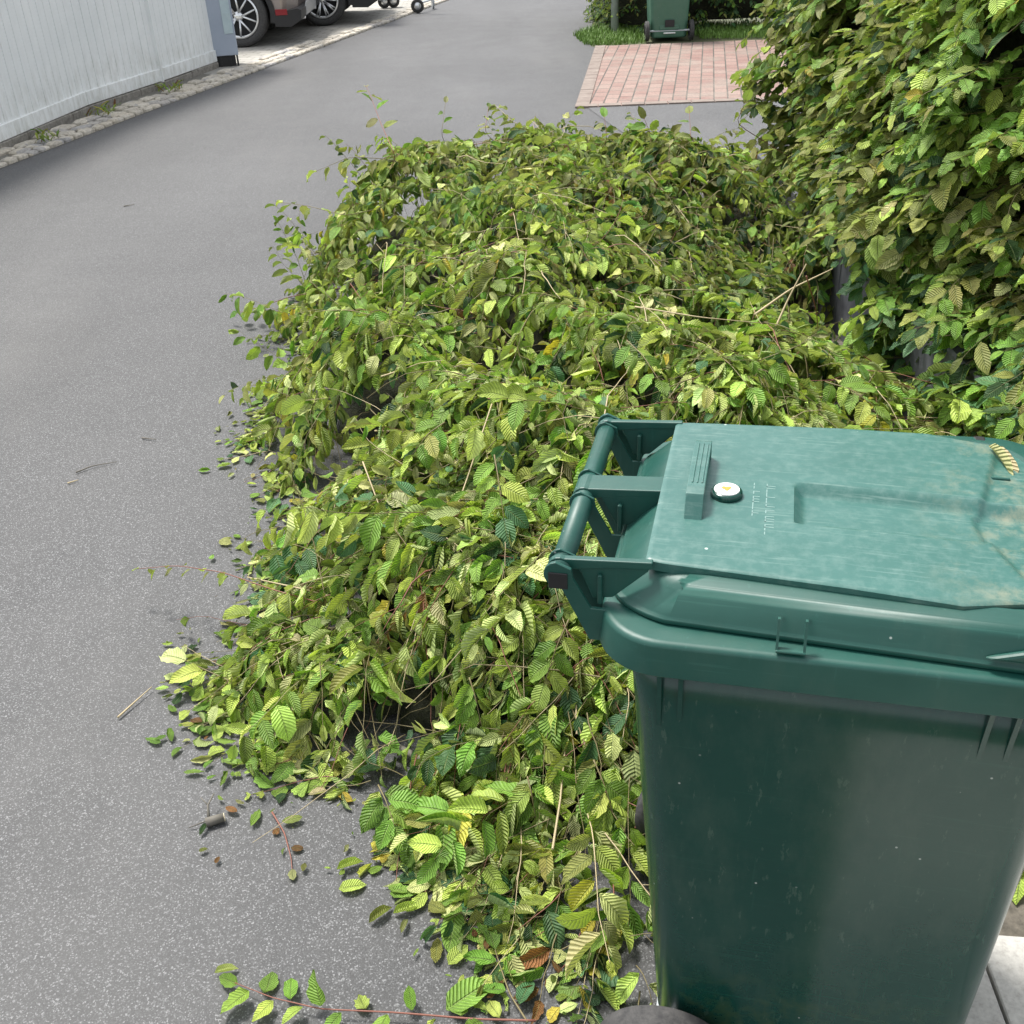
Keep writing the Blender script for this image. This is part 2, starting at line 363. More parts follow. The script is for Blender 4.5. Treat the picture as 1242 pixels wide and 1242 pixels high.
def pick(wts):
    ks = list(wts); k = random.choices(ks, [wts[a] for a in ks])[0]; c = np.array(PAL[k]); return c * random.uniform(.7, 1.3) * (1 + rng.normal(0, .06, 3))
class Stems:
    """thin four sided twigs, many in one mesh"""
    def __init__(s): s.v = []; s.f = []; s.m = []
    def add(s, pts, r0, r1, mi=0):
        m = len(pts); vs, fs = tube(pts, [r0 + (r1 - r0) * i / (m - 1) for i in range(m)], 4, cap=False)
        b = len(s.v); s.v += vs; s.f += [tuple(i + b for i in f) for f in fs]; s.m += [mi] * len(fs)
def shoot(L, S, p0, d0, length, nl, size, wts, surf=None, droop=.5, sag=.15, mi=0, flat=.0, rad=.0016, wob=.12, bendr=(.2, 1.1), foldr=(.1, .7), upn=(0, 0, 1), petiole=.006, curl=.2, calm=1.0):
    """one leafy shoot: a twig with alternate leaves"""
    d = np.array(d0, float); d /= np.linalg.norm(d); p = np.array(p0, float); ns = 7; pts = [p.copy()]
    for k in range(ns):
        d = d + rng.normal(0, wob, 3) + np.array([0, 0, -sag / ns * 2]); d /= np.linalg.norm(d); p = p + d * length / ns
        if surf:
            z = surf(p[0], p[1]); p[2] = p[2] * .45 + z * .55
        p[2] = max(p[2], .006); pts.append(p.copy())
    S.add(pts, rad, rad * .4, mi)
    pts = np.array(pts); side = random.choice((-1, 1)); base = np.array(upn, float) + rng.normal(0, .25 * calm, 3)
    for i in range(nl):
        t = (.12 + .88 * (i + .5) / nl) * ns; k = min(int(t), ns - 1); q = pts[k] + (pts[k + 1] - pts[k]) * (t - k); dd = nrmz(pts[k + 1] - pts[k])
        n = base + rng.normal(0, .22 * calm, 3); n -= dd * n.dot(dd); n /= np.linalg.norm(n) + 1e-9
        lat = np.cross(dd, n) * side; side = -side
        if i == nl - 1: D = dd
        else: D = dd * random.uniform(.35, .9) + lat * random.uniform(.7, 1.1)
        dr = droop * random.uniform(.3, 1.6)
        D = nrmz(D + np.array([0, 0, -dr])); N = nrmz(n + np.array([0, 0, .25]) + rng.normal(0, (.18 + .2 * (1 - flat)) * calm, 3))
        sz = size * random.uniform(.62, 1.15) * (1 if i < nl - 2 else .65)
        L.add(q + D * petiole, D, N, sz, pick(wts), random.uniform(*bendr), random.uniform(*foldr) if random.random() > curl else random.uniform(.9, 1.5), random.uniform(.44, .68))

# ================================================================== SETTING
def sheet(name, pts, z, m, kind='structure'):
    o = mesh(name, [(x, y, z) for x, y in pts], [tuple(range(len(pts)))], m); o['kind'] = kind; return o
# kerb line on the far side of the lane (the road edge)
KL = [(-6.3, -2.0), (-5.15, 3.0), (-4.35, 6.5), (-3.82, 8.49), (-3.28, 10.55), (-2.74, 12.42), (-1.75, 15.9), (-.65, 19.8), (.5, 23.5), (2.0, 28)]
sheet('ground', [(-70, -20), (70, -20), (70, 90), (-70, 90)], -.012, M['ground'])
sheet('road', [*KL, (6.5, 27), (3.4, 22), (1.45, 16.2), (1.2, 13.9), (1.2, 13.55), (7, 13.2), (7, 1.3), (.40, 1.3), (.40, .9), (.1, -.9), (.1, -2)], 0, M['asphalt'])
sheet('driveway_apron', [(.83, 9.82), (.98, 8.9), (1.25, 7.6), (2.2, 7.0), (6, 7.0), (6, 9.75)], .004, M['apron'])
def m_brick():
    m = mat('pink paving brick', rough=.85); g = G(m)
    # bricks laid in columns running away from the road
    uv = g.co((1, 1, 1), rot=(0, 0, R(-79.5)))
    b = g.n('ShaderNodeTexBrick'); g.t.links.new(uv, b.inputs['Vector'])
    b.offset = .5; b.inputs['Scale'].default_value = 1; b.inputs['Brick Width'].default_value = .21; b.inputs['Row Height'].default_value = .121
    b.inputs['Mortar Size'].default_value = .0075; b.inputs['Mortar Smooth'].default_value = .4
    b.inputs['Color1'].default_value = (.215, .125, .105, 1); b.inputs['Color2'].default_value = (.28, .195, .165, 1); b.inputs['Mortar'].default_value = (.075, .07, .06, 1)
    b.inputs['Bias'].default_value = 0
    n = g.noise(g.co(), 2.2, 4); n2 = g.noise(g.co(), 60, 4)
    c = g.mix(g.ramp(n, [(.45, 0), (.65, .5)]), b.outputs[0], (.25, .225, .19))
    c = g.mix(1.0, c, g.ramp(n2, [(.3, .8), (.7, 1.15)]), 'MULTIPLY')
    h = g.math('SUBTRACT', 1.0, b.outputs['Fac'])
    g.set(color=c, normal=g.bump(h, .6, .006)); return m
M['brick'] = m_brick()
BR = [bp(697, 131)[:2], bp(722, 57)[:2]]
sheet('brick_driveway', [(.72, 9.82), (6, 9.62), (6, 13.25), (1.24, 13.53)], .008, M['brick'])
# pale border course of the brick drive
bb = MB()
def course(p, q, n, wd, m_):
    p = np.array(p); q = np.array(q); d = (q - p) / n; u = d / np.linalg.norm(d); v = np.array([-u[1], u[0]])
    for i in range(n):
        a = p + d * i + u * .005; e = p + d * (i + 1) - u * .005; z = .016 + random.uniform(-.001, .001)
        pts = [a, e, e + v * wd, a + v * wd]
        m_.add([(x, y, 0) for x, y in pts] + [(x, y, z) for x, y in pts], [(4, 5, 6, 7), (0, 1, 5, 4), (1, 2, 6, 5), (2, 3, 7, 6), (3, 0, 4, 7)])
course((1.24, 13.53), (.72, 9.82), 18, .12, bb); course((.72, 9.82), (5.0, 9.655), 21, .11, bb)
o = bb.build('driveway_border', m_noise('pale paving brick', [(.3, (.17, .13, .11)), (.7, (.25, .21, .18))], 9, .85)); o['kind'] = 'structure'
# pavement slabs beside the bin
soil = sheet('soil_strip', [(.8, 1.22), (5, 1.22), (5, 2.2), (1.5, 7.0), (1.3, 7.0), (1.25, 2.2), (.8, 1.9)], .006, M['soil'])
def slabs():
    mb = MB(); e0 = np.array(bp(1187, 1141)[:2]); e1 = np.array(bp(1242, 1145)[:2]); u = (e1 - e0) / np.linalg.norm(e1 - e0)
    j0 = np.array(bp(1187, 1165)[:2]); j1 = np.array(bp(1215, 1242)[:2]); v = (j1 - j0) / np.linalg.norm(j1 - j0)   # towards the viewer
    org = e0 + v * .0
    # intersection of the joint with the slab edge line
    A = np.array([[u[0], -v[0]], [u[1], -v[1]]]); s_, _ = np.linalg.solve(A, j0 - e0); org = e0 + u * s_
    for i in range(-1, 6):
        for k in range(0, 5):
            off = .0
            a = org + u * (i * .40 + off) + v * (k * .40); g = .0035
            c = [a + u * g + v * g, a + u * (.40 - g) + v * g, a + u * (.40 - g) + v * (.40 - g), a + u * g + v * (.40 - g)]
            z = .028 + random.uniform(-.0015, .0015)
            ci = [p_ + (sum(c) / 4 - p_) * .012 for p_ in c]
            mb.add([(x, y, 0.0) for x, y in c] + [(x, y, z - .003) for x, y in c] + [(x, y, z) for x, y in ci],
                   [(8, 9, 10, 11)] + [(q, (q + 1) % 4, 4 + (q + 1) % 4, 4 + q) for q in range(4)] + [(4 + q, 4 + (q + 1) % 4, 8 + (q + 1) % 4, 8 + q) for q in range(4)])
    o = mb.build('pavement', M['slab']); o['kind'] = 'structure'
slabs()

# parking area, setts along the lane
def pl(t):
    """point and direction at distance t along the kerb line"""
    P = [np.array(p) for p in KL]
    for a, b in zip(P, P[1:]):
        l = np.linalg.norm(b - a)
        if t <= l: return a + (b - a) * t / l, (b - a) / l
        t -= l
    return P[-1], (P[-1] - P[-2]) / np.linalg.norm(P[-1] - P[-2])
KLEN = sum(np.linalg.norm(np.array(b) - np.array(a)) for a, b in zip(KL, KL[1:]))
def m_pavers():
    m = mat('grey pavers', rough=.85); g = G(m)
    b = g.n('ShaderNodeTexBrick'); g.t.links.new(g.co(rot=(0, 0, R(15))), b.inputs['Vector']); b.inputs['Scale'].default_value = 1
    b.inputs['Brick Width'].default_value = .24; b.inputs['Row Height'].default_value = .14; b.inputs['Mortar Size'].default_value = .008
    b.inputs['Color1'].default_value = (.30, .29, .26, 1); b.inputs['Color2'].default_value = (.38, .365, .33, 1); b.inputs['Mortar'].default_value = (.17, .165, .14, 1)
    n = g.noise(g.co(), 1.5, 5); g.set(color=g.mix(1.0, b.outputs[0], g.ramp(n, [(.3, .8), (.7, 1.15)]), 'MULTIPLY'), normal=g.bump(b.outputs['Fac'], -.4, .006)); return m
M['pavers'] = m_pavers()
sheet('parking_area', [(-3.40, 13.0), *[(x - .02, y) for x, y in KL[5:]], (-12, 30), (-14, 14)], .003, M['pavers'])
sheet('verge_bed', [KL[0], KL[1], KL[2], KL[3], KL[4], KL[5], (-3.3, 13.2), (-4.2, 12.0), (-8.0, -2.0)], .002, M['joint'])
def setts():
    mb = MB(); t = 0; rr = np.random.default_rng(3)
    def stone(c, u, l, w_, z):
        v = np.array([-u[1], u[0]]); n = 8; base = []; top = []; mid = []
        for k in range(n):
            a = 2 * math.pi * (k + .5) / n; sx = np.sign(math.cos(a)) * abs(math.cos(a)) ** .35; sy = np.sign(math.sin(a)) * abs(math.sin(a)) ** .35
            q = c + u * sx * l / 2 * rr.uniform(.9, 1) + v * sy * w_ / 2 * rr.uniform(.9, 1)
            base.append((*q, 0)); mid.append((*q, z - .012)); top.append((*(c + (q - c) * .84), z + rr.uniform(-.004, .004)))
        vs, fs = loft([base, mid, top]); mb.add(vs, fs)
    while t < KLEN - .2:
        l = rr.uniform(.13, .20); p, u = pl(t + l / 2); v = np.array([-u[1], u[0]])
        stone(p + v * .055, u, l - .014, .105, .030 + rr.uniform(-.006, .006)); t += l
    t = 0
    while t < KLEN - .2:
        l = rr.uniform(.15, .26); p, u = pl(t + l / 2); v = np.array([-u[1], u[0]])
        if rr.random() > .04: stone(p + v * .175, u, l - .02, .12, .030 + rr.uniform(-.008, .008))
        t += l
    t = 0
    while t < 17.3:
        l = rr.uniform(.16, .42); p, u = pl(t + l / 2); v = np.array([-u[1], u[0]])
        if rr.random() > .12: stone(p + v * rr.uniform(.31, .34), u, l - .03, rr.uniform(.10, .16), .030 + rr.uniform(-.010, .010))
        t += l
    o = mb.build('kerb', M['granite']); o['kind'] = 'structure'
setts()

# ================================================================== FENCE, left
FZ = .07
fA = bp(0, 172, FZ)[:2]; fB = bp(105, 127.5, FZ)[:2]; fC = bp(196, 98, FZ)[:2]; fD = bp(262, 74.5, FZ)[:2]
fZ0 = fB + (fA - fB) / np.linalg.norm(fA - fB) * 6.0
fence = empty('board_fence', (*fB, 0), 0, 'tall white vertical board fence with a bottom rail on low stone plinth', 'fence')
def fence_panel(a, b, name='fence_panel', dz=0):
    a = np.array(a); b = np.array(b); l = np.linalg.norm(b - a); u = (b - a) / l; v = np.array([-u[1], u[0]])   # v points away from the lane
    mb = MB(); n = max(2, int(round(l / .117))); w_ = l / n
    def T(p): q = a + u * p[0] + v * p[1]; return (q[0] - fB[0], q[1] - fB[1], p[2])
    for i in range(n):
        x0 = i * w_; jit = random.uniform(-.0012, .0012)
        mb.box(x0 + .003, x0 + w_ - .003, 0 + jit, .02, FZ + .12 + dz, 2.05 + dz, c=.003, T=T)
        mb.box(x0 + w_ - .004, x0 + w_ + .004, .009, .018, FZ + .12 + dz, 2.04 + dz, T=T)
    o = mb.build(name, M['white'], fence)
    r_ = MB(); r_.box(.004, l - .004, -.022, .03, FZ + dz, FZ + .122 + dz, c=.005, T=T)
    r_.build('bottom_rail', M['white'], fence)
    r_ = MB(); r_.box(.004, l - .004, -.022, .03, 2.05 + dz, 2.15 + dz, c=.005, T=T); r_.build('top_rail', M['white'], fence)
    s_ = MB(); x = 0
    while x < l - .02:
        d = min(random.uniform(.5, .9), l - x)
        s_.box(x + .004, x + d - .004, -.03, .10, -.05, FZ - .006 + random.uniform(-.006, .004), c=.008, T=T); x += d
    s_.build('plinth', M['basestone'], fence)
    return T
segs = []
q = fB
for k in range(3):
    d = (fA - fB) / np.linalg.norm(fA - fB); fence_panel(q + d * 1.9, q + d * .0, dz=.012 * k); q = q + d * 1.9
fence_panel(fB, fC, dz=.0); fence_panel(fC, fD, dz=-.0)
hub = MB(); hub.box(-.03, .03, -.034, -.004, FZ - .01, 2.15, c=.004, T=lambda p: (fC[0] - fB[0] + p[0], fC[1] - fB[1] + p[1], p[2])); hub.build('post', M['white'], fence)
# blue grey cabinet at the end of the fence
cb = empty('gate_pillar', (-3.10, 13.42, 0), R(12), 'blue grey square pillar on a black foot at the end of white fence', 'pillar')
c = MB(); c.box(-.17, .17, -.13, .13, .12, 1.9, c=.006); c.build('casing', M['bluegrey'], cb)
c = MB(); c.box(-.13, .13, -.10, .11, 0, .12)
for x in (-.15, -.05, .06, .14): c.box(x, x + .022, -.125, -.102, .0, .12)
c.build('foot', M['blackpl'], cb)
c = MB(); c.box(.05, .15, -.137, -.131, .35, 1.7, c=.002)
for z in (.55, .8, 1.05, 1.3): c.box(.06, .14, -.142, -.137, z, z + .02)
c.build('side_strip', m_noise('pale blue strip', [(.3, (.42, .52, .55)), (.7, (.5, .6, .62))], 12, .4), cb)

# ================================================================== CARS
def wheel(parent, x, y, rad, wd, side, spokes, metalm, spw=.5, name='wheel'):
    """side -1: outer face towards -y"""
    we = bpy.data.objects.new(name, None); COL.objects.link(we); we.parent = parent; we.location = (x, y, rad)
    t = MB(); h = wd / 2; ri = rad * .70
    t.lathe([(ri, -h * .8), (ri + .02, -h), (rad - .04, -h), (rad - .012, -h * .85), (rad, -h * .55), (rad, h * .55), (rad - .012, h * .85), (rad - .04, h), (ri, h), (ri, h * .8)], 48, 'y')
    t.build('tyre', M['rubber'], we, True)
    r_ = MB(); s = side
    r_.lathe([(ri - .018, s * h * .98), (ri + .004, s * h * 1.0), (ri + .004, s * h * .3), (ri - .022, s * h * .3)], 48, 'y')
    r_.lathe([(.002, s * h * .78), (.055, s * h * .76), (.065, s * h * .5), (.002, s * h * .45)], 20, 'y')
    for k in range(spokes):
        for dd in ((-1, 1) if spokes > 5 else (-1, 1)):
            a = 2 * math.pi * k / spokes; a2 = a + dd * math.pi / spokes * spw
            p0 = (math.cos(a) * .045, s * h * .7, math.sin(a) * .045); p1 = (math.cos(a2) * (ri - .01), s * h * .85, math.sin(a2) * (ri - .01))
            r_.tube([p0, p1], [.016, .012], 5)
    r_.build('rim', metalm, we, True)
    d = MB(); d.lathe([(.002, s * h * .15), (ri * .92, s * h * .15), (ri * .92, -s * h * .2), (.002, -s * h * .2)], 32, 'y'); d.build('brake_disc', M['black'], we)
    return we
M['alloy'] = mat('polished alloy', (.72, .73, .74), .28, .85)
M['glass'] = mat('dark car glass', (.02, .023, .025), .08)
def m_paint(n, c, me=.5):
    m = mat(n, c, .28, me); m.node_tree.nodes['Principled BSDF'].inputs['Coat Weight'].default_value = .7; return m
M['taupe'] = m_paint('taupe metallic paint', (.33, .275, .24), .4)
M['navy'] = m_paint('black blue paint', (.012, .014, .018), .3)
M['maroon'] = m_paint('dark maroon paint', (.10, .012, .014), .3)
M['red'] = mat('red reflector', (.22, .010, .014), .3)
def suv(name, loc, rz, paint, label, rad, spokes, exhaust=True, spw=.5, group=None):
    """front towards -x, rear at +x; local origin under the rear axle centre; near side is -y"""
    root = empty(name, (*loc, 0), rz, label, 'car', group)
    W = .96; xr = .78; xf = -3.75; ar = rad + .055
    # body side outline with wheel arches
    def side_profile():
        pts = [(xf, .45), (xf - .03, .62), (xf + .03, .86), (xf + .35, .99), (-2.55, 1.08), (-1.95, 1.16), (xr - .10, 1.17), (xr - .02, 1.05), (xr + .0, .85), (xr - .02, .62), (xr - .06, .36)]
        pts += [(ar + .02, .36)]
        pts += [(math.cos(a) * ar, rad + math.sin(a) * ar) for a in [R(d) for d in range(4, 180, 11)]] + [(-ar, .36)]
        pts += [(-2.87 + ar, .36)] + [(-2.87 + math.cos(a) * ar, rad + math.sin(a) * ar) for a in [R(d) for d in range(4, 180, 11)]] + [(-2.87 - ar, .45)]
        return pts
    pr = side_profile(); n = len(pr); mb = MB()
    rings = []
    for y, ins in ((-W, .0), (-W + .05, -.02), (-.6, -.035), (0, -.05), (.6, -.035), (W - .05, -.02), (W, .0)):
        k = 1 if abs(y) == W else 0
        ring = []
        for (x, z) in pr:
            xx = x + (abs(y) < W) * 0; r_c = 0.16 * (abs(y) / W) ** 6
            if x > xr - .15: xx = x - r_c
            if x < xf + .2: xx = x + r_c
            yy = y * (1 - .05 * max(0, (z - .8) / .4)) * (1 if z > .5 else .985)
            ring.append((xx, yy, z))
        rings.append(ring)
    vs, fs = loft(rings, caps=True); mb.add(vs, fs); b = mb.build('body', paint, root, False, bevel=.012)
    b.data.polygons.foreach_set('use_smooth', [False] * len(b.data.polygons))
    # greenhouse
    g = MB(); z0, z1 = 1.16, 1.70
    r0 = [(-2.3, -.86, z0), (.72, -.86, z0), (.72, .86, z0), (-2.3, .86, z0)]; r1 = [(-1.45, -.68, z1), (.35, -.70, z1), (.35, .70, z1), (-1.45, .68, z1)]
    vs, fs = loft([r0, r1]); g.add(vs, fs); g.build('glasshouse', M['glass'], root, False, bevel=.02)
    rf = MB(); vs, fs = loft([[(-1.5, -.72, z1 - .004), (.55, -.74, z1 - .004), (.55, .74, z1 - .004), (-1.5, .72, z1 - .004)], [(-1.35, -.64, z1 + .055), (.45, -.66, z1 + .05), (.45, .66, z1 + .05), (-1.35, .64, z1 + .055)]]); rf.add(vs, fs)
    for sy in (-1, 1):
        rf.tube([(-2.28, sy * .865, z0), (-1.45, sy * .69, z1 + .01)], .03, 6); rf.tube([(-.7, sy * .868, z0), (-.7, sy * .70, z1 + .01)], .035, 6); rf.tube([(.72, sy * .865, z0), (.4, sy * .71, z1 + .01)], .05, 6)
    rf.build('roof', paint, root, False, bevel=.01)
    # dark lower cladding: bumper wrap, arch lips, sill
    cl = MB()
    bump = [(ar + .03, .23), (ar + .05, .38), (xr - .02, .43), (xr + .03, .41), (xr + .02, .30), (xr - .12, .22)]
    cl.prism(bump, -W - .012, W + .012, 'y')
    cl.prism([(-ar - .04, .24), (-ar - .04, .37), (-2.87 + ar + .04, .37), (-2.87 + ar + .04, .24)], -W - .01, W + .01, 'y')
    for cx in (0, -2.87):
        out = [(cx + math.cos(R(d)) * (ar + .05), rad + math.sin(R(d)) * (ar + .05)) for d in range(-12, 193, 9)]
        inn = [(cx + math.cos(R(d)) * (ar - .012), rad + math.sin(R(d)) * (ar - .012)) for d in range(-12, 193, 9)]
        for sy in (-1, 1):
            for a0, a1, b0, b1 in zip(out, out[1:], inn, inn[1:]): cl.prism([a0, a1, b1, b0], sy * (W + .014), sy * (W - .06), 'y')
    cl.build('cladding', M['blackpl'], root, False)
    un = MB(); un.box(-3.5, .55, -.72, .72, .24, .5); un.build('underbody', M['blackpl'], root)
    sk = MB(); sk.prism([(xr - .10, .24), (xr + .035, .31), (xr + .05, .46), (xr + .035, .47), (xr - .02, .30), (xr - .12, .25)], -.50, .50, 'y'); sk.build('skid_plate', mat('brushed silver', (.55, .55, .55), .4, .6), root)
    for sy in (-1, 1):
        rfl = MB(); rfl.box(xr - .30, xr - .15, sy * (W + .016) - .006, sy * (W + .016) + .006, .36, .43, c=.003)
        rfl.build('reflector', M['red'], root)
        tl = MB(); tl.box(xr - .09, xr + .012, sy * .80 - .10, sy * .80 + .10, .93, 1.05, c=.01); tl.build('tail_light', M['red'], root)
        if exhaust:
            ex = MB(); ex.lathe([(.036, 0), (.04, .002), (.04, .10), (.030, .10), (.030, 0)], 16, 'x', (xr - .08, sy * .58, .31)); ex.build('exhaust_tip', M['alloy'], root, True)
    pt = MB(); pt.box(xr - .005, xr + .012, -.26, .26, .66, .77, c=.003); pt.build('plate_recess', M['blackpl'], root)
    for x in (0, -2.87):
        wheel(root, x, -W + .10, rad, .26, -1, spokes, M['alloy'], spw); wheel(root, x, W - .10, rad, .26, 1, spokes, M['alloy'], spw)
    for sy in (-1, 1):
        ms = MB(); ms.box(-2.0, -1.84, sy * 1.02 - .10, sy * 1.02 + .10, 1.12, 1.27, c=.03); ms.build('mirror', paint, root)
    return root
ang = R(1)
def carpos(px, py, inset=.88):
    p = bp(px, py)[:2]; return (p[0] - math.sin(ang) * inset * -1 * -1 * -1 if False else p[0] + math.sin(-ang) * inset, p[1] + math.cos(ang) * inset)
suv('parked_suv', carpos(296, 57), ang, M['taupe'], 'taupe metallic SUV with black lower bumper and red reflector, nearest the fence', .37, 5, group=None)
suv('parked_car', carpos(394, 31), ang, M['navy'], 'black car with a bright many spoked alloy wheel behind the taupe one', .35, 10, exhaust=False, spw=.28)
suv('parked_hatchback', (-3.6, 23.3), ang, M['maroon'], 'dark car furthest up the lane, only its dark red bottom edge in view', .33, 5, exhaust=False)
def handcart(px, py, name, label, cat, n=2):
    p = bp(px, py)[:2]; root = empty(name, (*p, 0), R(10), label, cat)
    f = MB()
    if n == 2:
        f.tube([(-.10, .05, .12), (-.10, .30, .95)], .012, 8); f.tube([(.24, .05, .12), (.24, .30, .95)], .012, 8); f.tube([(-.10, .30, .95), (.24, .30, .95)], .012, 8); f.box(-.1, .24, -.1, .12, .13, .15)
        f.tube([(-.12, .03, .11), (.26, .03, .11)], .009, 8)
        xs = (-.02, .13)
    else:
        f.tube([(.05, 0, .1), (.05, 0, .85)], .016, 8); f.box(-.09, .2, -.03, .03, .84, .87); f.tube([(-.0, 0, .1), (.06, 0, .1)], .008, 8); xs = (0,)
        f.tube([(.05, 0, .14), (.30, .45, .14)], .014, 8); f.lathe([(.02, -.015), (.095, -.015), (.095, .015), (.02, .015)], 20, 'x', (.30, .47, .1))
    f.build('frame', M['galv'], root)
    for x in xs:
        t = MB(); t.lathe([(.055, -.018), (.09, -.018), (.1, -.01), (.1, .01), (.09, .018), (.055, .018)], 24, 'y', (x, 0, .1)); w_ = t.build('wheel', M['rubber'], root, True)
        t = MB(); t.lathe([(.004, -.02), (.05, -.02), (.056, -.012), (.056, .012), (.05, .02), (.004, .02)], 20, 'y', (x, 0, .1)); t.build('hub', M['alloy'], w_, True)
handcart(468, 10, 'hand_cart', 'small dark cart standing on two little wheels beside the black car', 'cart')
handcart(507, 16, 'kick_scooter', 'pale metal scooter post with one small black wheel at the kerb', 'scooter', 1)

# ================================================================== WHEELIE BINS
def make_bin(name, loc, rz, label, mb_, mr, ml, detail=True):
    root = empty(name, loc, rz, label, 'wheelie bin')
    def bring(z, k, r=.055, g=0):
        # k 0 bottom .. 1 top
        x0 = .100 - .060 * k; x1 = .572 + .022 * k; hw = .212 + .048 * k
        return rrect(x0 - g, x1 + g, hw + g, r, z, 8)
    rs = [bring(.035, 0, .04, -.012), bring(.047, 0, .05, -.002), bring(.06, 0, .055, 0)]
    for z in (.15, .25, .4, .55, .7, .85, .94): rs.append(bring(z, (z - .06) / .88))
    vs, fs = loft(rs); body = mesh('body', vs, fs, mb_, root, True)
    for p in body.data.polygons:
        if len(p.vertices) > 4: p.use_smooth = False
    # rear wheel recess block and foot bar
    f = MB(); f.box(.085, .12, -.12, .12, .12, .18, c=.01); f.build('tilt_bar', mb_, root)
    # stiffening ribs under the rim
    for sx in (.085, .112, .478, .508):
        for sy in (-1, 1):
            r_ = MB(); k0 = .255; r_.prism([(sx - .003, .83), (sx + .003, .83), (sx + .003, .93), (sx - .003, .93)], sy * .250, sy * .270, 'y')
            # tapered toe
            r_.v = [(x, y * (1 if z > .9 else .935), z) for x, y, z in r_.v]
            r_.build('rib', mb_, body)
    # rim: turned down lip
    def rim(z, g, r=.085): return rrect(0 - g * .7, .640 + g, .283 + g, r, z, 10)
    rs = [rim(.945, -.020), rim(.9385, -.003), rim(.937, -.001), rim(.9378, .0015), rim(.939, .002), rim(.9395, .002), rim(.9785, -.0028), rim(.979, -.0029), rim(.982, -.004), rim(.9845, -.0065), rim(.9855, -.0105), rim(.9856, -.0115), rim(.986, -.04)]
    vs, fs = loft(rs); ro = mesh('rim', vs, fs, mr, root, True)
    for p in ro.data.polygons:
        if len(p.vertices) > 4: p.use_smooth = False
    # ---- lid
    lid = bpy.data.objects.new('lid', None); COL.objects.link(lid); lid.parent = root
    zc = lambda x, y: 1.052 - .055 * max(0, (x - .30)) ** 1.0 * .5 - .10 * y * y
    # skirt and shoulder
    def plan(g, z, rr_=.075, hwb=.226, x0=.014, zf=None):
        # half width widens from the rear corner to the middle, then narrows a little
        out = []
        base = rrect(x0 + g, .618 - g, .270 - g, rr_, z, 10)
        for (x, y, zz) in base:
            t = min(1, max(0, (x - .01) / .22)); k = (hwb / .270) + (1 - hwb / .270) * (t * t * (3 - 2 * t))
            t2 = max(0, (x - .42) / .2); k *= 1 - .035 * t2
            y2 = y * k; out.append((x, y2, zf(x, y2) if zf else zz))
        return out
    rs = [plan(.004, .9865), plan(-.003, .988), plan(-.0035, .9885), plan(-.0035, .994), plan(-.003, .9945), plan(.0, .9965), plan(.001, .9985), plan(.012, 1.026), plan(.0135, 1.029), plan(.018, 1.0345), plan(.024, 1.0375), plan(.027, 1.0385), plan(.050, 1.0425), plan(.0515, 1.0427), plan(.085, 0, .06, zf=lambda x, y: zc(x, y) - .022), plan(.15, 0, .05, zf=lambda x, y: zc(x, y) - .024)]
    # rear slope is longer than the side flank
    def slope(ring, j):
        sh = [0, 0, 0, 0, 0, .001, .002, .018, .020, .022, .022, .021, .010, .009, 0, 0][j]; return [(x + (sh if x < .1 else 0), y, z) for x, y, z in ring]
    rs = [slope(r_, j) for j, r_ in enumerate(rs)]
    vs, fs = loft(rs); sk = mesh('lid_skirt', vs, fs, mr, lid, True)
    for p in sk.data.polygons:
        if len(p.vertices) > 4: p.use_smooth = False
    # ---- top plate, a raised sheet with a sunk panel, front end cut on a shallow arc
    def hw(x): return np.interp(x, [.055, .08, .43, .50, .56, .60], [.196, .200, .224, .206, .196, .190])
    us = sorted(set([.056, .060, .07, .10, .14, .18, .22, .236, .243, .28, .32, .36, .40, .424, .43, .436, .46, .48, .50, .52, .54, .56, .575, .585]))
    ts = sorted(set([-1, -.985, -.94, -.85, -.75, -.65, -.55, -.47, -.40, -.395, -.375, -.3, -.2, -.1, 0, .09, .115, .15, .2, .3, .4, .5, .6, .7, .8, .9, .95, .985, 1]))
    def zt(u, y):
        z = zc(u, y) + .004
        # sunk panel
        pa, pb = -.083, .022
        fu = np.clip((u - .236) / .013, 0, 1); fv = np.clip((y - pa) / .003, 0, 1) * np.clip((pb + .004 - y) / .018, 0, 1)
        z -= .014 * fu * fv
        # lower front apron beyond the arc
        arc = .468 + 1.6 * y * y if y < 0 else .475 + .25 * y
        z -= .006 * np.clip((u - arc) / .007, 0, 1)
        return z
    us2 = []
    for a, b in zip(us, us[1:]): us2 += list(np.linspace(a, b, max(1, int(round((b - a) / .004))) + 1)[:-1])
    us2.append(us[-1])
    ys = []
    for a, b in zip(ts, ts[1:]): ys += list(np.linspace(a, b, max(1, int(round((b - a) / .02))) + 1)[:-1])
    ys.append(1)
    fixed = [-.0835, -.0825, -.0800, .0075, .0125, .0195, .0265]
    nu, ny = len(us2), len(ys); V = []
    for u in us2:
        h = float(hw(u)); yy = np.array(ys) * h
        for fx in fixed:
            i = int(np.argmin(np.abs(yy - fx)));
            yy[i] = fx
        yy = np.sort(yy)
        for j, y in enumerate(yy):
            z = zt(u, y)
            if j in (0, ny - 1): z -= .002
            if u < .058: z -= .002
            V.append((u, y, z))
    Fq = [(i * ny + j, (i + 1) * ny + j, (i + 1) * ny + j + 1, i * ny + j + 1) for i in range(nu - 1) for j in range(ny - 1)]
    b0 = len(V); edge = [i * ny for i in range(nu)] + [(nu - 1) * ny + j for j in range(1, ny)] + [i * ny + ny - 1 for i in range(nu - 2, -1, -1)] + [j for j in range(ny - 2, 0, -1)]
    for e in edge: x, y, z = V[e]; V.append((x + (.001 if x > .06 else 0), y * .997, z - .013))
    m_ = len(edge); Fq += [(edge[i], edge[(i + 1) % m_], b0 + (i + 1) % m_, b0 + i) for i in range(m_)]
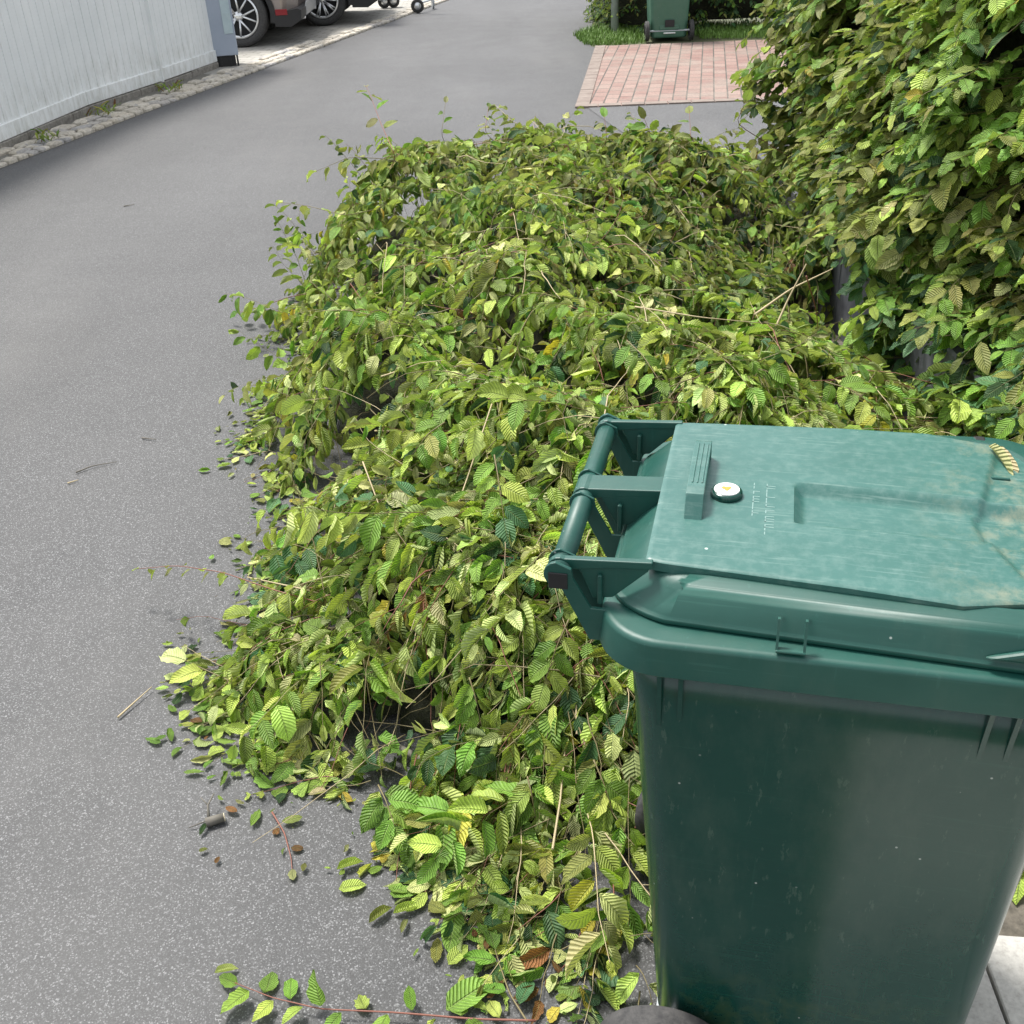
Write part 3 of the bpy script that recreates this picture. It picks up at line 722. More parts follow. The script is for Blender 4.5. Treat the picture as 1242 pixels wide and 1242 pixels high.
    tp = mesh('lid_top', V, Fq, ml, lid, True)
    bm = bmesh.new(); bm.from_mesh(tp.data); bmesh.ops.recalc_face_normals(bm, faces=bm.faces); bm.to_mesh(tp.data); bm.free()
    ed = tp.modifiers.new('edge', 'EDGE_SPLIT'); ed.split_angle = R(40)
    # raised front border of the lid with moulded corner
    fb = []
    for z, g in ((.990, .0), (1.010, .004), (1.017, .010), (1.018, .020), (1.014, .030), (1.005, .034)):
        fb.append([p for p in plan(g, z, .085, .270, .30)])
    n = len(fb[0]); V = []; Fq = []
    keep = [i for i in range(n) if fb[0][i][0] > .43]
    # keep is a run that wraps through the front
    order = [i for i in range(n) if fb[0][i][0] > .40]; half1 = [i for i in order if i >= 33]; half2 = [i for i in order if i < 22]; run = half1 + half2
    for r_ in fb:
        for i in run:
            x, y, z = r_[i]; k = np.clip((x - .40) / .14, 0, 1); V.append((x, y, 1.0 - .004 + (z - .996) * k + .018 * (1 - k)))
    m_ = len(run); Fq = [(j * m_ + i, j * m_ + i + 1, (j + 1) * m_ + i + 1, (j + 1) * m_ + i) for j in range(len(fb) - 1) for i in range(m_ - 1)]
    bo = mesh('front_border', V, Fq, mr, lid, True)
    # slot moulded by the front corner
    s_ = MB(); s_.box(.486, .530, .098, .102, 1.018, 1.046, c=.001); s_.build('stop_rib', mr, lid)
    s_ = MB(); s_.box(.500, .516, .209, .238, 1.0, 1.0412, c=.002); s_.build('slot', M['blackpl'], lid)
    # small side clip on the flank
    s_ = MB()
    for x in (.222, .254): s_.prism([(-.268, .992), (-.2755, .992), (-.2615, 1.028), (-.254, 1.026)], x, x + .003, 'x')
    s_.box(.222, .257, -.2775, -.268, .989, .9925, c=.001); s_.build('side_clip', mr, lid)
    # front grip moulding on the flank
    s_ = MB(); s_.prism([(.455, 1.003), (.50, 1.018), (.62, 1.024), (.62, 1.000)], -.2665, -.256, 'y'); s_.build('corner_grip', mr, lid, bevel=.004)
    # grab handle: raised strap with ribs
    h_ = MB(); y0, y1 = -.098, .080; x0, x1 = .094, .118; zb = 1.053
    prof = [(y0, zb), (y0 + .022, zb + .030), (y0 + .036, zb + .034), (y1 - .012, zb + .034), (y1 - .002, zb + .031), (y1 + .002, zb), (y1 - .006, zb), (y1 - .009, zb + .025), (y0 + .038, zb + .029), (y0 + .026, zb + .024), (y0 + .010, zb)]
    vs0 = [(x0, y, z) for y, z in prof] + [(x1, y, z) for y, z in prof]; n = len(prof)
    fs0 = [(i, (i + 1) % n, n + (i + 1) % n, n + i) for i in range(n)]
    k = [(0, 1, 9, 10), (1, 2, 8, 9), (2, 3, 7, 8), (3, 4, 5, 6, 7)]
    fs0 += [tuple(q) for q in k] + [tuple(n + i for i in q)[::-1] for q in k]
    h_.add(vs0, fs0)
    for x in (.1005, .107, .1135): h_.box(x - .0012, x + .0012, y0 + .045, y1 - .018, zb + .0335, zb + .0355)
    h_.build('grab_handle', ml, lid, bevel=.0012)
    # round lock with sticker
    lk = MB(); lk.lathe([(.022, .0), (.0215, .008), (.0195, .0105), (.001, .0108)], 32, 'z', (.146, -.026, 1.054)); lo = lk.build('lock', M['bin'] if detail else mr, lid, True)
    st = MB(); st.lathe([(.0175, 0), (.0172, .0012), (.0005, .0013)], 32, 'z', (.146, -.026, 1.0647)); so_ = st.build('sticker', mat('white sticker', (.72, .73, .70), .35), lo)
    if detail:
        e = MB()
        for (dx, dy, s) in ((-.004, .002, .0035), (.0, -.003, .003), (.003, .003, .003), (.001, .001, .004)):
            e.lathe([(s, 0), (s, .0004), (.0002, .0005)], 7, 'z', (.146 + dx, -.026 + dy, 1.0662))
        e.build('emblem', mat('orange print', (.55, .28, .04), .5), so_)
    # ---- hinge side: handle bar, arms, brackets
    zb_ = 1.032; xb = -.052
    hb = MB(); hb.tube([(xb, -.219, zb_), (xb, .219, zb_)], .0145, 16)
    hb.build('handle_bar', mr, root, True)
    for (ya, wa, nm) in ((-.203, .010, 'hinge_arm'), (-.005, .042, 'hinge_arm'), (.195, .010, 'hinge_arm')):
        a = MB(); r_ = .0175
        arc = [(xb + math.cos(R(d)) * r_, zb_ + math.sin(R(d)) * r_) for d in range(250, 60, -20)]
        pr = arc + [(.066, 1.0545), (.066, 1.044), (.010, 1.040)] + [(xb + .014, zb_ + .001), (xb + .010, zb_ - .012)]
        a.prism(pr, ya - wa / 2, ya + wa / 2, 'y')
        if wa < .03:
            a.prism([(xb + .02, zb_ + .012), (.066, 1.050), (.06, 1.038), (.016, .994), (-.010, .990)], ya - .0022, ya + .0022, 'y')   # web under the arm
        else:
            for yy in (ya - wa / 2 + .002, ya + wa / 2 - .002): a.prism([(xb + .02, zb_ + .012), (.06, 1.050), (.055, 1.036), (.016, .994), (-.006, .992)], yy - .0018, yy + .0018, 'y')
        a.build(nm, mr, lid, bevel=.0015)
    for ya in (-.219, -.188, -.040, .028, .183, .214):
        b_ = MB(); out_ = abs(ya) > .21; t = .006 if out_ else .004
        ring = [(xb + math.cos(R(d)) * .019, zb_ + math.sin(R(d)) * .019) for d in range(100, 281, 20)]
        b_.prism(ring + [(-.012, .935), (.012, .935), (.016, .985), (-.010, .985), (xb + .019, zb_ - .004), (xb + .017, zb_ + .010)], ya - t / 2, ya + t / 2, 'y')
        b_.build('bracket', mr, root, bevel=.001)
    for sy in (-1, 1):
        cp = MB(); cp.box(xb - .0125, xb + .0125, sy * .2225 - .0012, sy * .2225 + .0012, zb_ - .020, zb_ + .004, c=.0008); cp.build('end_cap', M['blackpl'], root)
    # small upright ribs seen in the hinge pockets
    for ya in (-.2075, -.030, .020, .188):
        q_ = MB(); q_.box(-.003, .003, ya - .004, ya + .004, .985, 1.030, c=.0015); q_.build('pocket_rib', mr, root)
    if not detail:
        nb_ = MB(); nb_.box(.062, .074, -.055, .055, .16, .235, c=.003); nb_.build('grip_recess', M['blackpl'], root)
        nb_ = MB(); nb_.box(.058, .075, -.07, .07, .085, .10, c=.003); nb_.build('white_strip', M['white'], root)
    # wheels and axle
    ax = MB(); ax.tube([(.105, -.27, .114), (.105, .27, .114)], .011, 12); ax.build('axle', M['galv'], root)
    for sy in (-1, 1):
        wl = MB(); h = .025; wl.lathe([(.062, -h), (.082, -h - .001)] + [(.099 - .0016 * (k % 2), -h + .006 + k * .0028) for k in range(14)] + [(.082, h + .001), (.062, h)], 56, 'y', (0, 0, 0)); wl.v = [(.115 + x * 1.14, sy * .262 + y, .114 + z * 1.14) for x, y, z in wl.v]; wo_ = wl.build('wheel', M['rubber'], root, True)
        hb_ = MB(); hb_.lathe([(.002, -.02), (.02, -.022), (.03, -.012), (.0715, -.012), (.0715, .012), (.03, .012), (.02, .022), (.002, .02)], 32, 'y', (.105, sy * .262, .114))
        for k in range(6):
            a = math.pi * k / 3; hb_.tube([(.105 + math.cos(a) * .02, sy * .262 - .014, .114 + math.sin(a) * .02), (.105 + math.cos(a) * .07, sy * .262 - .014, .114 + math.sin(a) * .07)], .004, 5)
        hb_.build('hub', M['blackpl'], wo_, True)
    return root, lid
BYAW = -14.5
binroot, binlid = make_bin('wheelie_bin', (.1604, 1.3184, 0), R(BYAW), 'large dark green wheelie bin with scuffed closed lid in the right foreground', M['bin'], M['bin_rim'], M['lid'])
# faint moulded lettering on the lid, worn away beyond reading
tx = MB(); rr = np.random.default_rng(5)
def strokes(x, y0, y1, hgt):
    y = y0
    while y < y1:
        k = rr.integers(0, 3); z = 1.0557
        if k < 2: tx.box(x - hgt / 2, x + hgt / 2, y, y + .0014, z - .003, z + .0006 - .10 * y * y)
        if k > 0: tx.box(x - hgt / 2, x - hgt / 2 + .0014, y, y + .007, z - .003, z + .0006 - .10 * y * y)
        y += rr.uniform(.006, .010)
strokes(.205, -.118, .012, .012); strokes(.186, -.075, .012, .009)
tx.build('moulded_lettering', mat('shade offset raised lettering', (.17, .27, .25), .5), binlid)  # colour lightened beyond the lid's own to offset shade on the stroke sides
# dry leaf stuck in the slot
make_bin('wheelie_bin', (2.13, 13.62, 0), R(88), 'faded green wheelie bin seen from behind against the far dark hedge', M['farbin'], M['farbin'], M['farbin'], False)

# ================================================================== THINGS ACROSS THE LANE
p = bp(745.5, 40)[:2]; pol = MB(); pol.tube([(0, 0, 0), (0, 0, 5.5)], [.048, .042], 20); o = pol.build('street_pole', M['galv'], None, True); o.location = (*p, 0); tag(o, 'slim grey galvanised steel pole in the grass at the lane corner', 'pole')
p = bp(736, 33)[:2]; pol = MB(); pol.box(-.05, .05, -.05, .05, 0, 1.5, c=.008); pol.box(-.06, .06, -.06, .06, 1.5, 1.54, c=.008); o = pol.build('wooden_post', mat('black stained wood', (.015, .015, .016), .7)); o.location = (*p, 0); tag(o, 'black square post standing just behind the grey pole', 'post')

def grass(name, poly, n, h, label, dens_center=None, mat_=None, cols=None):
    """short blades over a polygon"""
    xs = [p_[0] for p_ in poly]; ys = [p_[1] for p_ in poly]; V = []; Fq = []
    def inside(x, y):
        c_ = False; j = len(poly) - 1
        for i in range(len(poly)):
            if (poly[i][1] > y) != (poly[j][1] > y) and x < (poly[j][0] - poly[i][0]) * (y - poly[i][1]) / (poly[j][1] - poly[i][1]) + poly[i][0]: c_ = not c_
            j = i
        return c_
    while len(Fq) < n * 2:
        x = random.uniform(min(xs), max(xs)); y = random.uniform(min(ys), max(ys))
        if not inside(x, y): continue
        a = random.uniform(0, 6.28); hh = h * random.uniform(.4, 1.2); w_ = .004; lx, ly = math.cos(a), math.sin(a); ln = random.uniform(.1, .8) * hh
        b = len(V); dx, dy = -ly * w_, lx * w_
        V += [(x - dx, y - dy, 0), (x + dx, y + dy, 0), (x + lx * ln * .4 + dx * .8, y + ly * ln * .4 + dy * .8, hh * .6), (x + lx * ln * .4 - dx * .8, y + ly * ln * .4 - dy * .8, hh * .6), (x + lx * ln, y + ly * ln, hh)]
        Fq += [(b, b + 1, b + 2, b + 3), (b + 3, b + 2, b + 4)]
    o = mesh(name, V, Fq, mat_ or M['grass']); tag(o, label, 'grass', None, 'stuff'); return o
grass('grass', [(1.05, 14.6), (1.12, 13.75), (1.26, 13.5), (1.85, 13.62), (1.86, 14.3), (2.5, 14.3), (2.52, 13.75), (4.5, 13.3), (4.5, 14.3), (1.6, 15.6)], 11000, .075, 'rough green grass along the foot of the far hedge')
# weeds in the joints by the fence
for i, (px, py, lab) in enumerate(((124, 140, 'tuft of grass weed in the kerb joint, middle of the three by the fence'), (206, 112, 'yellow flowering weed clump in kerb joint, nearest the pillar'), (52, 172, 'brown and green weed at the kerb, nearest the photographer'))):
    c_ = bp(px, py)[:2]; L = Leaves(); S = Stems()
    for k in range(26):
        a = random.uniform(0, 6.28); d = (math.cos(a) * .6, math.sin(a) * .6, 1); pos = (c_[0] + random.uniform(-.12, .12), c_[1] + random.uniform(-.2, .2), .02)
        L.add(pos, d, (math.cos(a) * -1, math.sin(a) * -1, .3), random.uniform(.05, .14), pick(dict(light=4, fresh=4, brown=1.5, yellow=2)), .8, .3, .16)
    o = link('weed', L.data('weed', (*c_, 0))); o.location = (*c_, 0); tag(o, lab, 'weed', 'weeds in the kerb joints')

# ---- hedge builder
def hedge(name, label, facepts, h0, h1, depth, n, size, wts, droop, out_tilt, coremat=None, loc=(0, 0), flatn=(0, 0, 1), lf=8, jitter=.10, bulge=None, ends=True, zpow=1.0, wtsfn=None):
    """leafy wall along a line of ground points; leaves lean out over the left hand side"""
    root = empty(name, (*loc, 0), 0, label, 'hedge'); L = Leaves(); S = Stems(); P = [np.array(p_, float) for p_ in facepts]
    ls = [np.linalg.norm(b - a) for a, b in zip(P, P[1:])]; tot = sum(ls)
    for _ in range(n):
        t = random.uniform(0, tot); i = 0
        while t > ls[i] and i < len(ls) - 1: t -= ls[i]; i += 1
        u = (P[i + 1] - P[i]) / ls[i]; o_ = np.array([-u[1], u[0]]); q = P[i] + u * t
        z = h0 + (h1 - h0) * random.random() ** zpow; bl = bulge(q, z) if bulge else 0
        if name == 'hornbeam_hedge' and z < .50 and 3.85 < q[1] < 4.4 and random.random() < .8: continue
        inn = abs(random.gauss(0, .09)); pp = q + o_ * (bl - inn - .12 + random.uniform(-jitter, jitter) * .5)
        if random.random() < .10 and z > h1 - .2: inn += random.uniform(0, depth)
        d = np.array([o_[0] * 1 + u[0] * random.gauss(0, .55), o_[1] * 1 + u[1] * random.gauss(0, .55), out_tilt + random.gauss(0, .25)])
        shoot(L, S, (*pp, z), d, random.uniform(.14, .30), random.randint(lf - 2, lf + 2), size * random.uniform(.8, 1.15), wtsfn(q, z) if wtsfn else wts, None, droop, .25, mi=0, flat=.7, upn=flatn, bendr=(.1, .6), foldr=(.05, .35), curl=.04, calm=.6)
    link('foliage', L.data('foliage', (*loc, 0), None, [M['leaf'], M['stem']], (S.v, S.f, [0] * len(S.f))), root)
    # twiggy dark heart
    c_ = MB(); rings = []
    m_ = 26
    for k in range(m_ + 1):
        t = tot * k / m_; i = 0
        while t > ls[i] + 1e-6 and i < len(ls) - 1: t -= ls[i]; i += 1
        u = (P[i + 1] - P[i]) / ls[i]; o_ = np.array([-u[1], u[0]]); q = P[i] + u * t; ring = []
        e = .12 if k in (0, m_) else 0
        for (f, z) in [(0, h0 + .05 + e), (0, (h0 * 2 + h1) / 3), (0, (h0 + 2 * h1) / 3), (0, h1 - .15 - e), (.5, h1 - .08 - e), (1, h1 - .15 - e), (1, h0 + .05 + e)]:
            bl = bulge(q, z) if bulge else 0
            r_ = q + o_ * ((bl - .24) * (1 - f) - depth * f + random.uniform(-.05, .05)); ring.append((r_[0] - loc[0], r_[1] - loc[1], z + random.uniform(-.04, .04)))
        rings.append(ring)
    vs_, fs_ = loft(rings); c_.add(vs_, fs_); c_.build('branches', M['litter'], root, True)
    return root
def near_bulge(q, z):
    # overhangs the wall, thins to the ground, bellies out at mid height
    return .14 * math.sin((z - .1) * 2.0) + (.20 * max(0, 1 - z / .75) if q[1] < 3.9 else 0) + .06 * math.sin(q[1] * 3.1 + z * 2) + .05 * math.sin(q[1] * 7.3 - z * 4)
def near_w(q, z):
    s = math.sin(q[1] * 1.7 + z * 3.1)
    if z < .6 and q[1] < 4.2: return dict(fresh=6, blue=3, light=2.0, dark=1)
    if z > 1.0 and q[1] < 3.8: return dict(fresh=6, light=2.0, dark=1.2, yellow=.08, olive=2)
    return dict(olive=6, khaki=.9 + s * .4, fresh=3.5, dark=1.5, light=1.2, yellow=.06)
hedge('hornbeam_hedge', 'tall hornbeam hedge of layered olive and green leaves over dark wall on the right', [(1.62, 2.0), (1.56, 4.2), (1.58, 5.9)], .16, 2.3, .8, 2700, .098, None, .12, -.16, bulge=near_bulge, wtsfn=near_w, lf=8)
hedge('far_hedge', 'dark dense hedge across the driveway behind the faded green bin', [(1.40, 16.8), (1.46, 14.75), (2.0, 14.35), (5.2, 14.1)][::-1], .06, 2.0, .8, 1300, .075, dict(dark=6, blue=2, fresh=2, olive=1.5), .5, -.1, lf=7)

# ---- dark stone wall under the hedge, pale block at its near end
wl = MB()
y = 2.95
while y < 5.9:
    d = random.uniform(.45, .75); wl.box(1.46, 1.72, y + .003, y + d - .003, 0, .40 + random.uniform(-.004, .004), c=.008); y += d
o = wl.build('low_wall', M['slate']); tag(o, 'low dark slate grey wall under the overhanging hedge', 'wall')
wl = MB(); wl.box(1.56, 2.4, 2.50, 2.92, 0, .26, c=.012); wl.box(1.53, 2.43, 2.47, 2.93, .262, .32, c=.012); o = wl.build('concrete_block', M['slab']); tag(o, 'pale concrete wall end with flat capping, right edge behind bin', 'wall')

# ================================================================== PILE OF CLIPPINGS
PILE = [(.21, 1.20), (.06, 1.31), (-.08, 1.46), (-.16, 1.63), (-.36, 1.74), (-.56, 1.92), (-.76, 2.12), (-.80, 2.38), (-.63, 2.60), (-.74, 2.86), (-.68, 3.12), (-.88, 3.45), (-.92, 3.80), (-.82, 4.15), (-.95, 4.7), (-.92, 5.1), (-.78, 5.5), (-.60, 6.0), (-.2, 6.35), (.5, 6.6), (1.2, 6.7), (1.65, 6.3), (1.60, 4.6), (1.22, 4.45), (1.12, 4.1), (1.18, 3.6), (1.50, 3.3), (1.50, 2.0), (1.25, 1.50), (.85, 1.52), (.72, 1.58), (.36, 1.50), (.25, 1.28)]
PA = np.array(PILE)
def pinside(x, y):
    c_ = False; j = len(PILE) - 1
    for i in range(len(PILE)):
        if (PILE[i][1] > y) != (PILE[j][1] > y) and x < (PILE[j][0] - PILE[i][0]) * (y - PILE[i][1]) / (PILE[j][1] - PILE[i][1]) + PILE[i][0]: c_ = not c_
        j = i
    return c_
_A = PA; _B = np.roll(PA, -1, 0)
def pdist(x, y):
    p_ = np.array([x, y]); ab = _B - _A; t = np.clip(((p_ - _A) * ab).sum(1) / (ab * ab).sum(1), 0, 1); q_ = _A + ab * t[:, None]; dv = q_ - p_; dd = np.hypot(dv[:, 0], dv[:, 1]); i = dd.argmin(); return dd[i], dv[i] / (dd[i] + 1e-9)
def hmax(x, y):
    h = np.interp(y, [1.2, 1.7, 2.2, 3.0, 3.8, 4.6, 5.6, 6.6], [.10, .20, .34, .46, .50, .53, .54, .46])
    return h * (1 + .14 * math.sin(x * 4.1 + 1) * math.sin(y * 3.3) + .10 * math.sin(x * 9 + y * 7))
GAPS = [(bp(px, py, z)[0], bp(px, py, z)[1], r_) for px, py, z, r_ in ((415, 588, .06, .13), (400, 718, .04, .10), (268, 775, .0, .09), (345, 765, .0, .08), (485, 905, .0, .08), (335, 655, .0, .10), (300, 585, .0, .09), (455, 900, .0, .07), (390, 975, .0, .06), (330, 445, .0, .08), (400, 640, .03, .07), (520, 900, 0, .07))]
def gapf(x, y): return max(math.exp(-((x - a) ** 2 + (y - b) ** 2) / (r_ * r_)) for a, b, r_ in GAPS)
def surf(x, y):
    if not pinside(x, y): return .012
    d, _ = pdist(x, y)
    bk = min(1, max(0, (y - 4.3) / .9)) * min(1, max(0, (.9 - x) / .5)); hb = .012 + (.60 + (.08 if x < -.1 else 0) + .05 * math.sin(x * 9)) * (1 - math.exp(-d / .18)) * min(1, d / .05)
    if x > .14 and 1.2 < y < 1.75 and x < .9: d = max(d, .16)
    if x > 1.0 and y > 1.7 and d < .5 and _[0] > .35: d = max(d, .22)
    hf = .012 + (1 - .8 * gapf(x, y)) * (1 + .12 * math.sin(x * 6.5 + 2 * math.sin(y * 2.3)) * math.sin(y * 5.1 + x * 2)) * hmax(x, y) * (1 - math.exp(-d / .26)) * min(1, d / .06)
    return hf * (1 - bk) + hb * bk
def pile():
    L = Leaves(); S = Stems()
    def regw(x, y):
        s = math.sin(x * 3.3 + 1.3 * math.sin(y * 2.1)) * math.sin(y * 2.7 + x)
        if y > 5.0: return dict(olive=5, khaki=2, fresh=3, dark=3, light=1.6, brown=.15)
        if y > 3.9 and x > .55: return dict(olive=4, dark=5, fresh=2.5, khaki=1, light=.6, brown=.15)
        if y > 2.8: return dict(fresh=3.5 + s, light=4.5, pale=2.4 - s, olive=1.2, khaki=.7, yellow=.3, blue=1.2, dark=.8, brown=.06)
        return dict(fresh=3.5 + s, light=4.2, pale=2.8, olive=1.1, khaki=1.2 - s, yellow=.25, blue=1.3, dark=1.2, brown=.06)
    made = 0
    while made < 3150:
        x = random.uniform(-1.1, 1.6); y = 1.15 + 5.5 * random.random()
        if made > 2150: y = random.uniform(1.15, 3.0); x = random.uniform(-.9, .8)
        if made > 2700: y = random.uniform(3.8, 6.6); x = random.uniform(.3, 1.6)
        if not pinside(x, y): continue
        d, dv = pdist(x, y)
        if y > 5.2 and random.random() < .15: continue
        # the open patches in the front left where the lane shows through
        if random.random() < gapf(x, y) * 1.25: continue
        h = surf(x, y); lay = random.random() ** .45; z = max(.01, h * (.35 + .65 * lay) + random.gauss(0, .012))
        a = math.atan2(dv[1], dv[0]) + random.gauss(0, .7) if d < .45 else random.uniform(0, 6.28)
        if d >= .45 and random.random() < .5: a = random.gauss(math.radians(235), .9)
        up = random.uniform(-.15, .45) if d > .15 else random.uniform(-.1, .15)
        ln = random.uniform(.16, .42); sz = random.uniform(.068, .100) * (1.0 if y < 4.4 else .9)
        if d < .2: ln *= .5 + d * 2
        wts = regw(x, y)
        if random.random() < .55: wts = {random.choices(list(wts), list(wts.values()))[0]: 5, 'light': 1, 'fresh': 1}
        back = 1 if y > 5 else 0
        if x < .35 and (y > 5.3 or (x < -.3 and y > 4.6)) and random.random() < (.5 if x < -.1 else .18): up = random.uniform(.8, 2.0); ln = random.uniform(.25, .45)
        shoot(L, S, (x, y, z), (math.cos(a), math.sin(a), up + .25 * back), ln, int(ln / .036) + 2, sz, wts, surf if random.random() < .8 else None, random.uniform(.2, 1.1), .2, mi=random.choice((0, 0, 0, 0, 1, 2)), rad=random.uniform(.0008, .0019), curl=.30, bendr=(.1, 1.3), foldr=(.1, .8))
        made += 1
    # bare stalks
    for _ in range(170):
        x = random.uniform(-.9, 1.3); y = random.uniform(1.5, 6.3)
        if not pinside(x, y) or pdist(x, y)[0] < .08: continue
        a = random.uniform(0, 6.28); ln = random.uniform(.2, .6); z = surf(x, y); pts = [np.array([x, y, z * random.uniform(.7, 1.0) + .02])]
        d = np.array([math.cos(a), math.sin(a), random.uniform(-.1, .35)])
        for k in range(5):
            d = d + rng.normal(0, .1, 3); q_ = pts[-1] + d / np.linalg.norm(d) * ln / 5; q_[2] = max(q_[2] * .6 + (surf(q_[0], q_[1]) + .02) * .4, .008); pts.append(q_)
        S.add(pts, random.uniform(.0015, .0035), .0008, random.choice((0, 0, 1, 2, 2)))
    keep = [i for i in range(len(L.P)) if not (L.P[i][1] < 3.9 and random.random() < gapf(L.P[i][0], L.P[i][1]) * 1.15)]
    for nm in ('P', 'D', 'N', 'S', 'C', 'B', 'F', 'K'): setattr(L, nm, [getattr(L, nm)[i] for i in keep])
    o = link('hedge_clippings', L.data('hedge_clippings', (0, 0, 0), .004, [M['leaf'], M['stem'], M['stem_red'], M['stem_pale']], (S.v, S.f, S.m)))
    tag(o, 'big heap of wilting cut hedge branches and leaves spread over the road edge', 'clippings', None, 'stuff')
    # tangle inside the heap
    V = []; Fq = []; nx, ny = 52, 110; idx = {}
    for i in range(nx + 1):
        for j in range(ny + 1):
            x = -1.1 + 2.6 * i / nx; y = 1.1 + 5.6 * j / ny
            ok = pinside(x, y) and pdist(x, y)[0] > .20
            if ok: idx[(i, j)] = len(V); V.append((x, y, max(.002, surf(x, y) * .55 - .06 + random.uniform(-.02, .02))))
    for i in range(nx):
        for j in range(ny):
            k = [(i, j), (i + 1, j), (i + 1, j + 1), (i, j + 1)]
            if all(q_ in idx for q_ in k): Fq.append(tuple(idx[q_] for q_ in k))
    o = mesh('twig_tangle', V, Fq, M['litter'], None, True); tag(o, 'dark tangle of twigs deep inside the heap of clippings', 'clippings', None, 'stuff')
pile()

# ================================================================== SINGLE BRANCHES AND LOOSE BITS
def branch(name, label, pts, size, nl, wts, group=None, mi='stem', rad=.003, droop=.3, cat='branch', foldr=(.1, .5), bendr=(.1, .8), fan=1.0, cut=False, taper=(1, 1)):
    """one leafy branch along given points"""
    pts = [np.array(p_, float) for p_ in pts]; base = pts[0]; root = empty(name, tuple(base), 0, label, cat, group)
    # resample
    P = []; 
    for a, b in zip(pts, pts[1:]): P += [a + (b - a) * k / 6 for k in range(6)]
    P.append(pts[-1]); P = [P[0]] + [(P[i - 1] + P[i] * 2 + P[i + 1]) / 4 for i in range(1, len(P) - 1)] + [P[-1]]; n = len(P)
    st = MB(); st.tube([q_ - base for q_ in P], [rad * (1 - .65 * i / (n - 1)) for i in range(n)], 6); st.build('twig', M[mi], root, True)
    if cut:
        cm = MB(); d = nrmz(P[0] - P[1]); cm.tube([d * .0005, d * .002], rad * .92, 10); cm.build('cut_end', M['cutwood'], root)
    if nl:
        L = Leaves(); side = 1; P = np.array(P)
        for i in range(nl):
            t = (.08 + .92 * (i + .5) / nl) * (n - 1); k = min(int(t), n - 2); q_ = P[k] + (P[k + 1] - P[k]) * (t - k); dd = nrmz(P[k + 1] - P[k])
            nn = np.array([0, 0, 1.0]) + rng.normal(0, .3, 3); nn -= dd * nn.dot(dd); nn = nrmz(nn); lat = np.cross(dd, nn) * side; side = -side
            D = nrmz(dd * random.uniform(.3, .8) + lat * fan + np.array([0, 0, -droop * random.uniform(.3, 1.5)])) if i < nl - 1 else dd
            f = taper[0] + (taper[1] - taper[0]) * i / nl
            L.add(q_ + D * .006, D, nrmz(nn + np.array([0, 0, .3]) + rng.normal(0, .2, 3)), size * f * random.uniform(.8, 1.15), pick(wts), random.uniform(*bendr), random.uniform(*foldr), random.uniform(.52, .64))
        me = L.data('leaves', tuple(base), None)
        o = link('leaves', me, root)
        if min(q_[2] for q_ in P) < .08:
            co = np.empty(len(me.vertices) * 3, np.float32); me.vertices.foreach_get('co', co); co = co.reshape(-1, 3); zz_ = co[:, 2] + base[2] - .009; co[:, 2] = np.where(zz_ < 0, -.004 * (1 - np.exp(np.minimum(zz_, 0) * 30)) + .009 - base[2], co[:, 2]); me.vertices.foreach_set('co', co.ravel())
    return root
def G0(x, y, z=.02): return bp(x, y, z)
FR = dict(fresh=5, light=3, pale=1); BK = dict(olive=4, fresh=4, khaki=2, light=2)
grp = 'leafy shoots sticking out of the heap'
branch('branch', 'fresh green sprig lying alone on the asphalt along the bottom edge', [G0(650, 1238), G0(575, 1236), G0(480, 1228), G0(390, 1224), G0(330, 1210), G0(285, 1192)], .060, 15, dict(fresh=5, light=2), grp, 'stem_red', .0024, .12, bendr=(.1, .5))
branch('branch', 'short sprig with two broad leaves just right of the lone bottom sprig', [G0(640, 1240), G0(618, 1205), G0(606, 1170), G0(600, 1150)], .068, 5, dict(fresh=5, blue=2), grp, 'stem', .002, .15)
branch('branch', 'thin reddish shoot with tiny drooping leaves, reaching furthest left over the road', [G0(420, 740, .16), G0(330, 715, .16), G0(270, 694, .17), G0(215, 686, .16), G0(165, 690, .12)], .046, 18, dict(light=4, khaki=2, olive=3), grp, 'stem_red', .002, .9, taper=(1.3, .55))
branch('branch', 'shoot with one big ribbed leaf near its tip, lower left of the heap', [G0(330, 850, .05), G0(270, 822, .04), G0(235, 806, .05), G0(222, 800, .06)], .115, 3, dict(light=5, pale=3), grp, 'stem', .0022, .1, foldr=(.1, .3), taper=(.6, 1))
branch('branch', 'tallest upright leafy shoot, standing up at the back left of the heap', [(-.55, 5.55, .5), bp(480, 190, .80), bp(462, 150, .88), bp(450, 118, .96), bp(444, 104, .99)], 1.55 * .050, 11, BK, grp, 'stem_red', .0025, .3, taper=(1.2, .55))
branch('branch', 'thin upright shoot at the back, second from the left', [(-.2, 5.9, .45), bp(535, 165, .72), bp(541, 120, .86)], 1.55 * .042, 7, BK, grp, 'stem', .002, .3, taper=(1.2, .6))
branch('branch', 'short dark tipped shoot at the back, third from the left', [(.05, 5.95, .5), bp(588, 160, .72), bp(593, 126, .82)], 1.55 * .040, 6, BK, grp, 'stem_red', .002, .3, taper=(1.2, .5))
branch('branch', 'arching shoot with drooping leaves reaching left, upper of the two over the road', [(-.35, 5.4, .55), bp(470, 193, .72), bp(425, 190, .74), bp(378, 210, .66)], 1.55 * .048, 9, BK, grp, 'stem', .0022, .8)
branch('branch', 'arching shoot with drooping leaves reaching left, lower of the two over the road', [(-.45, 5.0, .5), bp(420, 262, .58), bp(375, 250, .60), bp(338, 245, .58)], 1.55 * .046, 9, BK, grp, 'stem', .0022, .7)
